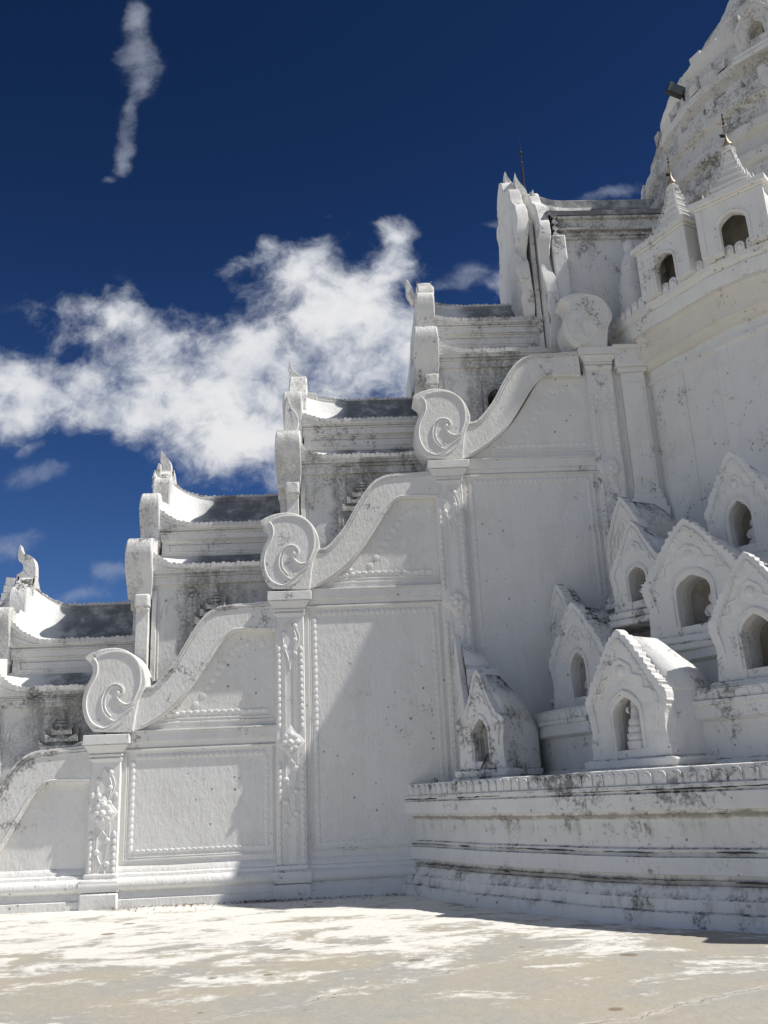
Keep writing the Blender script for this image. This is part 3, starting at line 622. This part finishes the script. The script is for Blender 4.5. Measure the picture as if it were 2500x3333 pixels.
# ---------------------------------------------------------------- pagoda terraces
CX, CY = 12.8, 19.3
pg = thing('pagoda', 'round white pagoda with stepped terraces rising at the right of the photo', 'pagoda', (0, 0, 0))
A0, A1 = R(178), R(330)
wv_ = lambda a, z: .004*math.sin(a*22)+.0015*math.sin(a*61+z)
wl_ = lambda a, z: wv_(a, z)+.036*math.exp(-((a-R(188))/R(6.5))**2)
def ringpart(name, prof, mat, seg=300, sm=30, par=pg, wav=wv_, a0=A0, a1=A1, bevel=0):
    m = MB().lathe(prof, CX, CY, seg, a0, a1, wav); return m.obj(name, mat, par, smooth=sm)
def petals(name, Rr, z0, z1, wd, mat, par, a0=A0, a1=R(300), out=.035, groove=True, dome=False, wav=None):
    m = MB(); n = int((a1-a0)*Rr/wd)
    for k in range(n):
        a = a0+(a1-a0)*(k+.5)/n; rr = Rr*(1+(wav or wv_)(a, z0)); u = Vector((-math.sin(a), math.cos(a), 0)); nn = Vector((math.cos(a), math.sin(a), 0))
        c_ = Vector((CX, CY, 0))+nn*rr; hw = wd*.46*random.uniform(.9, 1.03); zt = z1+random.uniform(-.012, .008)
        P = [(-hw, z0), (hw, z0)]+[(hw*math.cos(t), zt-hw*.8+hw*.8*math.sin(t)) for t in [math.pi*j/6 for j in range(7)]]
        vs = [c_+u*x+nn*out+Vector((0, 0, z)) for x, z in P]+[c_+u*x*1.0-nn*.05+Vector((0, 0, z)) for x, z in P]; q = len(P)
        m.add(vs, [tuple(range(q))]+[(i, i+q, (i+1) % q+q, (i+1) % q) for i in range(q)])
        if groove: m.tube([c_+u*x*.62+nn*(out+.002)+Vector((0, 0, z0+(z-z0)*.82)) for x, z in P[2:][::1]], .008, 4)
        if dome: m.dome(c_+nn*out+Vector((0, 0, (z0+zt)/2)), hw*.6, (zt-z0)*.3, .03, u=u, v=(0, 0, 1), nrm=nn, seg=7)
    return m.obj(name, mat, par, smooth=45)
lt = ringpart('lower_terrace', [(8.0,1.81),(11.60,1.81),(11.68,1.80),(11.69,1.62),(11.70,1.60),(11.735,1.60),(11.735,1.54),(11.71,1.52),(11.75,1.50),(11.75,1.32),(11.735,1.30),(11.68,1.29),(11.68,1.255),(11.62,1.25),(11.62,1.215),
     (11.58,1.20),(11.57,.86),(11.62,.84),(11.625,.81),(11.58,.80),(11.60,.76),(11.66,.75),(11.69,.56),(11.62,.55),(11.62,.50),(11.67,.49),(11.67,.45),(11.73,.44),(11.79,.33),(11.83,.30),(11.85,.18),(11.92,.16),(11.95,.03),(11.96,-.1)], 'ring', 420, wav=wl_)
petals('petal_band', 11.68, 1.62, 1.785, .19, 'ledge', lt, out=.028, wav=wl_)
# second, third and fourth steps
def step(Rr, zt, zb, name):
    o = ringpart(name, [(Rr-2.2, zt), (Rr-.02, zt), (Rr-.02, zt-.02), (Rr+.02, zt-.03), (Rr+.02, zt-.17), (Rr+.07, zt-.18), (Rr+.07, zt-.24), (Rr+.03, zt-.26), (Rr+.05, zt-.42), (Rr+.0, zt-.45), (Rr-.06, zt-.47), (Rr-.08, zb+.12), (Rr-.02, zb+.10), (Rr, zb-.1)], 'ledge', 360)
    petals('petal_band', Rr+.02, zt-.17, zt-.03, .20, 'ledge', o, out=.014); return o
step(10.05, 2.88, 1.8, 'second_step'); step(9.05, 3.86, 2.85, 'third_step'); step(8.3, 4.95, 3.8, 'fourth_step')
# high wall and cornice
hw_ = ringpart('high_wall', [(7.6,4.95),(7.5,5.2),(7.15,5.3),(7.1,5.5),(6.95,5.6),(6.88,5.9),(6.80,6.1),(6.78,9.42),(6.84,9.44),(6.84,9.50),(6.80,9.52),(6.80,9.70)], 'pagoda', 260)
cr = ringpart('cornice', [(6.80,9.70),(6.86,9.72),(6.88,9.80),(6.93,9.86),(6.97,9.88),(6.97,9.93),(7.00,10.0),(7.05,10.25),(7.09,10.33),(7.13,10.35),(7.13,10.42)], 'cream', 260)
tr_ = ringpart('upper_terrace', [(7.13,10.42),(7.14,10.44),(7.16,10.70),(7.12,10.74),(7.16,10.78),(7.20,10.80),(7.20,10.90),(7.08,10.92),(5.0,10.92)], 'pagoda', 260)
rl_ = random.Random(21); jm = MB()
for Rr, zz_ in ((11.635, 1.255), (11.64, .805), (11.69, .485), (11.735, 1.545)):
    a = R(181)
    while a < R(262):
        ln = rl_.uniform(.01, .06)
        if rl_.random() < .55:
            jm.tube([(CX+Rr*(1+wl_(a+ln*q/5, zz_))*math.cos(a+ln*q/5), CY+Rr*(1+wl_(a+ln*q/5, zz_))*math.sin(a+ln*q/5), zz_+rl_.uniform(-.006, .006)) for q in range(6)], rl_.uniform(.005, .014), 5, taper=lambda t: .3+2.8*t*(1-t))
        a += ln
jm.obj('joint_mould', 'joint', lt)['kind'] = 'stuff'
petals('rim_petals', 7.12, 10.90, 11.13, .21, 'pagoda', tr_, groove=False, dome=True, out=.06)
# pilaster stripes on the high wall
m = MB()
for k in range(14):
    a = R(196+9*k); 
    m.add([(CX+r_*math.cos(a+s_), CY+r_*math.sin(a+s_), z) for z in (6.1, 9.45) for r_, s_ in ((6.75, -.018), (6.81, -.018), (6.81, .018), (6.75, .018))], [(0,1,5,4),(1,2,6,5),(2,3,7,6)])
m.obj('wall_strip', 'pagoda', hw_)
# square corner pier where terrace wall and stair wall meet
cp = MB().box(5.72, 6.20, 17.07, 17.4, 7.0, 9.72); cp.box(5.68, 6.24, 17.03, 17.4, 6.98, 7.10); cp.box(5.70, 6.22, 17.05, 17.4, 7.10, 7.2); cp.box(5.56, 6.32, 16.97, 17.4, 6.5, 6.8); cp.box(5.62, 6.28, 17.0, 17.4, 6.8, 6.98)
cp.box(5.66, 6.26, 17.02, 17.4, 9.72, 9.82); cp.box(5.62, 6.3, 16.96, 17.4, 9.82, 10.2); cp.box(5.58, 6.34, 16.92, 17.4, 10.2, 10.3); cp.box(5.78, 6.14, 17.05, 17.1, 7.4, 9.5)
cp.rough(.01, 2).obj('corner_pier', 'pagoda', pg, bevel=.015)
# drum, rough cornice, upper tiers, bell
kw = dict(sm=35, a0=R(120), a1=R(345))
dr = ringpart('drum', [(6.1,10.92),(6.05,11.2),(5.85,11.3),(5.8,11.6),(5.62,11.7),(5.6,12.0),(5.70,12.1),(5.70,12.35),(5.5,12.4),(5.42,12.9),(5.55,13.0),(5.55,13.25),(5.32,13.3),(5.28,13.8),(5.40,13.9),(5.40,14.1),(5.15,14.15),(5.1,14.6),(5.25,14.7),(5.25,14.9),(4.98,15.0),(4.95,15.5),(5.08,15.6),(5.06,15.95),(4.45,16.0),(4.32,16.1),(4.28,16.75)], 'bell', 220, **kw)
rc = ringpart('rough_cornice', [(4.28,16.75),(4.36,16.85),(4.55,16.95),(4.58,17.12),(4.44,17.18),(4.40,17.45),(4.24,17.5),(4.22,17.85),(4.10,17.9),(4.06,18.1),(4.16,18.3),(4.16,18.45),(3.95,18.52),(3.2,18.6)], 'bell', 220, **kw)
m = MB()
for zz_, Rr, h in ((17.15, 4.42, .30), (18.48, 3.95, .20), (17.5, 4.2, .34), (15.95, 4.85, .30), (12.42, 5.42, .5), (13.32, 5.28, .5)):
    a = R(150)
    while a < R(300):
        w2 = random.uniform(.10, .22)/Rr; ra = Rr+random.uniform(.03, .18); hh = h*random.uniform(.75, 1.05)
        if random.random() > .15: m.add([(CX+r_*math.cos(s_), CY+r_*math.sin(s_), z) for z in (zz_, zz_+hh) for r_, s_ in ((Rr-.1, a-w2), (ra, a-w2), (ra, a+w2), (Rr-.1, a+w2))], [(0,1,5,4),(1,2,6,5),(2,3,7,6),(3,0,4,7),(4,5,6,7)])
        a += 2.25*w2
m.rough(.03, 3).obj('rough_stones', 'bell', rc)
jl = MB(); rj = random.Random(9)
for zz_, Rr in ((16.76, 4.30), (17.19, 4.46), (17.52, 4.26), (15.99, 4.90), (15.0, 5.02), (14.15, 5.2), (13.3, 5.36)):   # mould sitting in the joints between courses
    a = R(150)
    while a < R(300):
        ln = rj.uniform(.06, .30)
        if rj.random() < .6: jl.tube([(CX+(Rr+.03)*math.cos(a+ln*q/6), CY+(Rr+.03)*math.sin(a+ln*q/6), zz_+rj.uniform(-.012, .012)) for q in range(7)], rj.uniform(.02, .045), 5, taper=lambda t: .35+2.6*t*(1-t))
        a += ln
jl.obj('joint_mould', 'joint', dr)['kind'] = 'stuff'
ringpart('upper_drum', [(3.7,18.5),(3.65,18.9),(3.5,19.0),(3.45,19.3),(3.28,19.4),(3.25,19.7),(3.05,19.8),(3.0,20.1),(2.75,20.2),(2.7,20.5),(2.45,20.7),(2.4,21.0),(2.2,21.2),(2.15,21.5),(1.85,21.9),(1.6,22.5),(1.3,23.1),(.8,24.2),(.3,25.5),(0.02,27)], 'bell', 120, sm=35, a0=0, a1=2*math.pi)

# ---------------------------------------------------------------- niche shrines on the steps
def niche_outline(w, h, slim, tooth, seed):
    rnd = random.Random(seed)
    half = [(.50, 0), (.485, .10), (.475, .22), (.50, .34), (.525, .42), (.515, .48), (.46-.02*slim, .525), (.43-.09*slim, .58), (.36-.10*slim, .66), (.27-.08*slim, .76), (.17-.05*slim, .87), (.075, .955), (.0, 1.0)]
    hs = smoothpath(half, 4)
    def side(sg):
        out = []
        for j, (x, z) in enumerate(hs):
            t = tooth*(rnd.uniform(.4, 1.5) if j % 2 else -.4)*(1 if .40 < z < .97 else .25)+rnd.uniform(-.006, .006)
            out.append((sg*(x*w+t*w*(1 if z < .99 else 0)), z*h+(t*h*.5 if z < .98 else 0)))
        return out
    r, l = side(1), side(-1)
    return r, l
def make_niche(loc, rz, w, h, slim=0, tooth=.013, seed=1, depth=.95, door=(.15, .40, .075), roof='roof', dark=.3, straight=False, rearscale=.72, mat='niche', pointed=True):
    t = thing('niche_shrine', 'x', 'shrine', loc, rz, 'niche shrines standing on the terrace steps')
    r, l = niche_outline(w, h, slim, tooth, seed)
    dw, dh, dz = door[0]*w, door[1]*h, door[2]*h
    arch = [(dw, dz)]+[(dw*(1-(k/6)**2.1*(1 if pointed else .9)), dz+dh*(.55+.45*(k/6)**(.8 if pointed else .6))) for k in range(0, 7)]
    arch = arch+[(-x, z) for x, z in arch[::-1]][1 if pointed else 0:]
    outl = [(x, z) for x, z in r]+[(x, z) for x, z in l[::-1]][1:]
    # front plate: two halves of outline joined round the doorway
    poly = r+l[::-1][1:]+[(-dw, 0)]+arch[::-1]+[(dw, 0)]
    pl = MB().prism(poly, -.09, .09)
    pl.box(-dw, dw, -.075, .085, 0, dz)
    pl.rough(.012*w, 2.3)
    o = pl.obj('front_plate', mat, t, bevel=.02, smooth=50)
    mo = MB()
    s_ = .80
    mo.tube([(x*s_, -.10, .02*h+z*.90) for x, z in (r[8:]+l[::-1][1:-8])], .013*w, 5)
    mo.tube([(x*1.0+(.04*w if x > 0 else -.04*w if x < 0 else 0), -.10, z*1.02+.03*h*(z > dz+dh*.6)) for x, z in arch], .016*w, 5)
    for sg in (1, -1): mo.tube([(sg*x*w, -.098, z*h) for x, z in smoothpath([(.40,.44),(.36,.50),(.27,.52),(.26,.60),(.15,.63),(.12,.70),(.0,.76)], 4)], .012*w, 5)
    mo.dome((0, -.09, .67*h), .06*w, .05*h, .03)
    mo.rough(.006, 3).obj('plate_relief', mat, o, smooth=60)
    # gabled body
    bw = .465*w; ez, rz_ = .50*h, .93*h
    def sec(y, k, kz): return [(-bw*k, y, 0), (-bw*k*1.02, y, ez*.5*kz), (-bw*k, y, ez*kz), (-bw*k*.62, y, (ez+(rz_-ez)*.55)*kz), (0, y, rz_*kz), (bw*k*.62, y, (ez+(rz_-ez)*.55)*kz), (bw*k, y, ez*kz), (bw*k*1.02, y, ez*.5*kz), (bw*k, y, 0)]
    # hollow front half
    y1 = depth*.55
    outer = [(x, z) for x, _, z in sec(0, 1, 1)]
    bd = MB().prism(outer+[(dw, 0)]+arch+[(-dw, 0)], .08, y1) if False else MB().prism(outer[::-1]+[(-dw, 0)]+arch[::-1]+[(dw, 0)], .08, y1)
    SEC = [(y1, 1, 1), (depth*.75, .97, .93), (depth*.92, .86, .82), (depth*1.05, .60, rearscale)]
    if straight: SEC = [(y1, 1, 1), (depth*.75, .99, .92), (depth*.92, .97, .83), (depth*1.05, .93, .74)]
    rows = [sec(y_+.001, k_, z_) for y_, k_, z_ in SEC]
    bd.grid(rows); bd.add(rows[0], [tuple(range(9))]); bd.add(rows[-1], [tuple(range(9))]); 
    bd.rough(.012, 2.2)
    body = bd.obj('shrine_body', mat, t, bevel=.025, smooth=45)
    rf = MB()
    for sg in (1, -1):
        rr = []
        for y, k, kz in [(.09, 1, 1)]+SEC:
            kk = 1.05
            rr.append([(sg*bw*k*kk, y, ez*kz), (sg*bw*k*.64*kk, y, (ez+(rz_-ez)*.55)*kz+.03), (sg*.02, y, rz_*kz+.045)])
        rf.grid(rr)
    rf.rough(.012, 2.2)
    ro = rf.obj('shrine_roof', roof, t, smooth=30)
    sd = ro.modifiers.new('thick', 'SOLIDIFY'); sd.thickness = .05; sd.offset = -1
    base = MB(); q = .56*w
    base.prism([(-q, -.13), (q, -.13), (q*1.06, -.02), (q*.93, .0), (-q*.93, .0), (-q*1.06, -.02)], -.17, depth*.9); base.box(-q*1.1, q*1.1, -.2, depth*.9, -.25, -.128)
    base.rough(.012, 2.5).obj('plinth', 'ledge', t, bevel=.03)
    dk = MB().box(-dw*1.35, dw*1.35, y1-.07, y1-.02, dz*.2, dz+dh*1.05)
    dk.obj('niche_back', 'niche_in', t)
    return t
def face(loc, deg):                                          # turn the front (-y) to an angle left of the camera
    a = math.atan2(-loc[1], -loc[0]); a -= R(deg)
    return a+math.pi/2
def radial(loc): return math.atan2(loc[1]-CY, loc[0]-CX)+math.pi/2
NS = {}
def nich(key, loc, ang, label, **k):
    t = make_niche(loc, ang, **k); t['label'] = label; NS[key] = t; return t
nich('N1', (2.15, 15.6, 1.97), face((2.15, 15.6), 36), 'slim pointed niche shrine with black mould on its roof, beside the stair wall', w=.92, h=1.62, slim=1, seed=3, depth=1.0, straight=True, door=(.155, .42, .08), roof='teeth', rearscale=.62, tooth=.006)
nich('N2', (3.93, 13.25, 1.97), radial((3.86, 13.25)), 'front niche shrine with coiled serpent inside and brightly sunlit roof', w=1.38, h=1.82, seed=5, depth=1.5, door=(.17, .40, .07), roof='trim', rearscale=.66)
nich('N3', (3.95, 15.80, 2.93), radial((3.95, 15.80))+.15, 'niche shrine with tall narrow pointed opening behind the front serpent shrine', w=1.36, h=1.80, seed=8, depth=1.1, door=(.13, .42, .09), roof='teeth', tooth=.017)
nich('N4', (3.98, 16.9, 3.35), radial((3.98, 16.9))+.1, 'mostly hidden niche shrine right behind the one with narrow pointed opening', w=1.1, h=1.95, seed=11, depth=.5, roof='teeth', tooth=.017)
nich('N5', (4.98, 15.25, 4.45), radial((4.98, 15.25))+.2, 'niche shrine with round arched opening, half behind the broad ornate one', w=1.05, h=1.57, slim=.4, seed=13, depth=.8, door=(.16, .36, .10), roof='niche', pointed=False)
nich('N6', (5.46, 14.10, 3.82), radial((5.46, 14.10))+.15, 'broad ornate niche shrine with round arch moulding in the middle of the group', w=1.66, h=1.86, seed=17, depth=.9, door=(.17, .42, .08), roof='niche', pointed=False, tooth=.017)
nich('N7', (5.70, 12.62, 2.95), radial((5.70, 12.62)), 'sunlit-tipped niche shrine cut by the right edge, above the serpent shrine', w=1.3, h=1.78, seed=19, depth=1.1, door=(.17, .42, .08), roof='trim')
nich('N8', (6.50, 14.33, 5.08), radial((6.50, 14.33))+.08, 'shaded niche shrine standing highest, against the tall curved wall', w=1.12, h=1.82, seed=23, depth=.9, door=(.17, .42, .10), roof='niche')
nich('N9', (6.72, 12.45, 3.95), radial((6.72, 12.45)), 'niche shrine of which only the left edge shows at the right border', w=1.1, h=1.75, seed=29, depth=.9, roof='niche')
nich('N10', (5.15, 16.15, 4.95), face((5.15, 16.15), 50), 'niche shrine with sloping brown vaulted roof tucked beside the highest pilaster', w=1.05, h=1.80, slim=-.6, seed=31, depth=1.25, tooth=.004, door=(.13, .4, .2), roof='bell', rearscale=.8, pointed=False)
nich('N12', tuple(atZ(2476, 150, 17.2)), radial(tuple(atZ(2476, 150, 17.2))), 'small niche shrine high on the drum in the top right corner', w=1.0, h=1.25, seed=37, depth=.8, roof='bell', mat='bell', pointed=False, door=(.16, .4, .1))
nich('N13', (6.50, 9.95, 1.97), radial((6.50, 9.95)), 'niche shrine just outside the right border whose shadow falls on the floor', w=1.38, h=1.82, seed=41, depth=1.3, roof='trim')
# stepped round shrine behind the slim one
t = thing('stepped_shrine', 'rounded stepped shrine in shade between the stair wall and the slim niche shrine', 'shrine', (2.02, 16.75, 1.85))
hl = MB().lathe([(.92,-.1),(.92,.5),(.98,.9),(1.0,1.2),(.94,1.42),(.80,1.52),(.72,1.53),(.74,1.68),(.68,1.82),(.54,1.90),(.48,1.91),(.47,2.02),(.36,2.16),(.18,2.30),(.02,2.36)], 0, 0, 22, R(-92), R(60))
hl.rough(.015, 2).obj('stepped_dome', 'pagoda', t, smooth=32)
MB().prism([(.55, -.1), (-.75, -.1), (-.72, 1.2), (-.5, 1.55), (-.28, 1.95), (-.12, 2.3), (0, 2.52), (.12, 2.3), (.3, 1.95), (.5, 1.5), (.55, 1.2)], -.12, .0, axis='X').rough(.012, 3).obj('leaf_plate', 'niche', t, bevel=.02)

# statues inside the niches
def place(root, key, dx, dy, dz, sc_=1):
    n_ = NS[key]; p = n_.matrix_basis @ Vector((dx, dy, dz)); root.location = p; root.rotation_euler = n_.rotation_euler; root.scale = (sc_,)*3
st = MB().lathe([(.0,0),(.15,0),(.155,.05),(.16,.10),(.135,.115),(.15,.14),(.148,.19),(.12,.21),(.132,.235),(.13,.285),(.105,.30),(.115,.33),(.11,.375),(.08,.40),(.07,.47),(.065,.52),(.03,.56),(0,.57)], 0, 0, 20)
st.dome((-.06, -.03, .50), .055, .05, .06, u=(0, 1, 0), v=(0, 0, 1), nrm=(-1, -.2, 0)); st.prism([(-.05, .53), (.06, .5), (.07, .56), (.02, .60), (-.02, .68), (-.05, .58)], -.03, .03)
so_ = tag(st.rough(.004, 6).obj('serpent_statue', 'statue', smooth=60), 'small white coiled serpent statue inside the front sunlit-roof shrine', 'statue')
place(so_, 'N2', .07, .06, .125, 1.08)
def worn(name, lab, key, dx, dy, dz, s):
    m = MB().lathe([(0,0),(.17,0),(.18,.06),(.15,.12),(.10,.16),(.13,.24),(.14,.33),(.12,.40),(.055,.43),(.05,.455),(.075,.48),(.085,.54),(.07,.60),(.03,.65),(.02,.70),(0,.72)], 0, 0, 16)
    for sg in (1, -1): m.tube([(sg*.12, 0, .38), (sg*.16, -.05, .27), (sg*.09, -.13, .19)], .035, 7)
    o = tag(m.rough(.012, 6).obj(name, 'statue', smooth=60), lab, 'statue'); place(o, key, dx, dy, dz, s)
worn('seated_statue', 'worn white seated figure inside the narrow pointed opening', 'N3', .12, .12, .16, .8)
worn('seated_statue', 'crumbling grey seated figure inside the broad ornate shrine', 'N6', .17, .22, .14, .78)
worn('seated_statue', 'pale seated figure inside the highest shaded niche shrine', 'N8', .13, .12, .18, .7)

# ---------------------------------------------------------------- square shrines with spires on the terrace rim
def make_spired(loc, rz, lab):
    t = thing('spired_shrine', lab, 'shrine', loc, rz, 'square spired shrines on the terrace rim')
    w_, h_ = .62, 1.02; d_ = .25
    ar = [(d_, 0)]+[(d_*(1-(k/6)**2), (.50+.24*(k/6)**.8)) for k in range(7)]; ar = ar+[(-x, z) for x, z in ar[::-1]][1:]
    bx = MB()
    poly = [(w_, 0), (w_, h_), (-w_, h_), (-w_, 0)]+ar[::-1]
    bx.prism(poly, 0, .16); bx.prism(poly, 2*w_-.16, 2*w_)
    s2 = MB().prism(poly, 0, .16).map(lambda p: Vector((w_-p.y, w_+p.x*.733, p.z))); bx.add(s2.v, s2.f)
    s3 = MB().prism(poly, 0, .16).map(lambda p: Vector((-w_+p.y, w_+p.x*.733, p.z))); bx.add(s3.v, s3.f)
    body = bx.rough(.006, 2).obj('shrine_box', 'pagoda', t, bevel=.012)
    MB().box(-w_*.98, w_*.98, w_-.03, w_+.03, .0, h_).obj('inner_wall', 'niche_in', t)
    fr = MB()
    for x in (-w_-.015, w_-.10): fr.box(x, x+.115, -.02, .05, 0, h_-.01)
    fr.tube([(x*1.22, -.012, z*1.04) for x, z in ar], .016); fr.obj('door_frame', 'pagoda', body, bevel=.006)
    c = MB(); c.box(-w_-.03, w_+.03, -.03, 2*w_+.03, h_, h_+.05); c.box(-w_-.10, w_+.10, -.10, 2*w_+.10, h_+.05, h_+.16); c.obj('cornice', 'pagoda', t, bevel=.012)
    sp = MB(); z = h_+.16
    tiers = [(.50, .13), (.42, .10), (.36, .14), (.29, .09), (.25, .13), (.21, .08), (.175, .12), (.15, .07), (.13, .12), (.11, .06), (.095, .10)]
    for q, hh in tiers:
        a_, b_ = q*1.06, q*.78
        sp.add([(-b_, w_-b_, z), (b_, w_-b_, z), (b_, w_+b_, z), (-b_, w_+b_, z), (-a_, w_-a_, z+hh*.65), (a_, w_-a_, z+hh*.65), (a_, w_+a_, z+hh*.65), (-a_, w_+a_, z+hh*.65)], [(0,1,5,4),(1,2,6,5),(2,3,7,6),(3,0,4,7),(4,5,6,7)])
        sp.box(-a_*.93, a_*.93, w_-a_*.93, w_+a_*.93, z+hh*.65, z+hh)
        for sx_ in (-1, 1):
            for sy_ in (-1, 1): sp.lathe([(.03+.04*q, z+hh*.6), (.02, z+hh*1.3), (.003, z+hh*1.3+.08)], sx_*a_*.9, w_+sy_*a_*.9, 5)
        z += hh
    for q, hh in ((.11, .05), (.14, .06), (.13, .05), (.09, .05)):
        sp.lathe([(q*.8, z), (q, z+hh*.5), (q*.8, z+hh)], 0, w_, 14); z += hh
    s = sp.rough(.006, 4).obj('spire', 'trim', t, smooth=40)
    MB().lathe([(.06, z), (.09, z+.03), (.085, z+.07), (.05, z+.10), (.045, z+.14), (.02, z+.2), (.012, z+.45), (.03, z+.47), (.01, z+.5), (.008, z+.62), (.0, z+.68)], 0, w_, 10).obj('gilt_tip', 'gold', s, smooth=50)
    tip = MB(); tip.tube([(0, w_, z+.15), (0, w_, z+.78)], .012, 5)
    for k in range(3): tip.box(-.035+.006*k, .035-.006*k, w_-.01, w_+.01, z+.46+.09*k, z+.475+.09*k)
    tip.prism([(-.02, z+.30), (-.12, z+.36), (-.10, z+.28), (-.02, z+.24)], w_-.01, w_+.01); tip.obj('weather_vane', 'iron', s)
    return t
p1 = (Vector((6.12, 16.31, 0))+Vector((6.70, 15.19, 0)))/2
ang = math.atan2(15.19-16.31, 6.70-6.12)
s1 = make_spired((p1.x, p1.y, 10.92), ang, 'square white shrine with pale spire next to the shaded scroll, left of its twin')
p2 = (Vector((6.86, 14.80, 0))+Vector((7.67, 14.06, 0)))/2; ang2 = math.atan2(14.06-14.80, 7.67-6.86)
dup(s1, (p2.x, p2.y, 10.92), ang2, 'square spired shrine cut by the right edge, in front of the rough drum', (1, 1, 1))
# urn-shaped little stupa behind the first
MB_ = MB().lathe([(.0,0),(.36,0),(.37,.5),(.33,1.0),(.27,1.15),(.28,1.2),(.22,1.25),(.24,1.4),(.20,1.6),(.13,1.75),(.10,1.8),(.12,1.9),(.11,2.02),(.05,2.1),(0,2.13)], 0, 0, 24).rough(.008, 3)
uo = tag(MB_.obj('small_stupa', 'pagoda', smooth=40), 'small bottle-shaped white stupa with dark top behind the left square shrine', 'stupa'); uo.location = (6.36, 17.35, 10.92)
# floodlight on the drum
fl = thing('floodlight', 'dark square floodlight on a short post at the edge of the pagoda drum', 'floodlight', tuple(atZ(2244, 352, 17.3)))
L_ = MB().box(-.17, .17, -.05, .05, -.12, .12).map(lambda p: Matrix.Rotation(R(28), 3, 'Y') @ p + Vector((-.22, 0, .42))).obj('lamp_housing', 'iron', fl, bevel=.01); fl.scale = (1.25,)*3
MB().box(-.15, .15, -.058, -.05, -.10, .10).map(lambda p: Matrix.Rotation(R(28), 3, 'Y') @ p + Vector((-.22, 0, .42))).obj('lamp_glass', 'lampglass', L_)
MB().tube([(0, 0, -.1), (-.04, 0, .12), (-.10, 0, .34)], .03, 6).obj('bracket', 'iron', fl)
# cables from the lowest gatehouse
cb = MB()
for dz in (0, -.10):
    cb.tube([(-7.05-2.8*k/10, 20-.0*k, 6.40+dz*(1-k/14)-.13*k-.0*k*k) for k in range(16)], .013, 5)
tag(cb.obj('cable', 'iron'), 'pair of black cables running left from the lowest gatehouse', 'cable')
cb2 = MB().tube([(5.95, 17.25, 11.05), (6.3, 17.4, 11.35)], .014, 5)
tag(cb2.obj('metal_bar', 'iron'), 'short dark bar between the shaded scroll and the small bottle-shaped stupa', 'bar')
# leaf litter gathered along the foot of the walls
rl = random.Random(3); lm = MB()
for k in range(420):
    x = rl.uniform(-4.2, 1.0); y = 16.93-abs(rl.gauss(0, .10)) if rl.random() < .8 else 16.9-rl.random()*1.2
    if rl.random() < .3: x, y = rl.gauss(-1.7, .35), 16.9-abs(rl.gauss(0, .07))
    a = rl.uniform(0, 3.1); l = rl.uniform(.012, .035); c_, s_ = math.cos(a)*l, math.sin(a)*l; z = rl.uniform(.004, .03)
    lm.add([(x-c_, y-s_, z), (x+s_*.5, y-c_*.5, z+.006), (x+c_, y+s_, z+.012), (x-s_*.5, y+c_*.5, z)], [(0, 1, 2, 3)])
M['litter'] = flat('dry_leaf', (.12, .07, .03), .8)
tag(lm.obj('leaf_litter', 'litter'), 'dry leaves and grit gathered at the foot of the stair wall', 'litter', None, 'stuff')
# weeds
rnd = random.Random(5)
def weed(loc, lab, n=26, s=.22):
    m = MB()
    for k in range(n):
        a = rnd.uniform(0, 6.28); l = rnd.uniform(.4, 1)*s; u = Vector((math.cos(a), math.sin(a), rnd.uniform(.1, 1.2))).normalized(); sd_ = u.cross(Vector((0, 0, 1))).normalized()*l*.16
        o_ = Vector((rnd.uniform(-.06, .06), rnd.uniform(-.06, .06), 0)); m.tube([o_, o_+u*l*.6], .004, 4)
        c_ = o_+u*l*.55; m.add([c_, c_+u*l*.25+sd_, c_+u*l*.5, c_+u*l*.25-sd_], [(0, 1, 2, 3)])
    o = tag(m.obj('weed_tuft', 'leaf'), lab, 'weed'); o.location = loc
weed((4.30, 15.75, 3.86), 'dark weed growing in the gap behind the narrow-opening shrine', 34, .34)
weed((1.42, 16.9, 1.82), 'tiny green weed at the foot of the pilaster behind the slim shrine', 12, .10)
p_ = NS['N6'].matrix_basis @ Vector((.08, -.05, .13)); weed(p_, 'tiny moss tuft on the sill of the broad ornate shrine', 14, .07)
p_ = NS['N1'].matrix_basis
ck_ = MB().tube([(-.03, -.115, -.02), (.02, -.11, .07), (.06, -.10, .12), (.10, -.095, .20), (.15, -.05, .26), (.17, .05, .34)], .011, 4)
o = ck_.obj('crack', 'crack', NS['N1'])
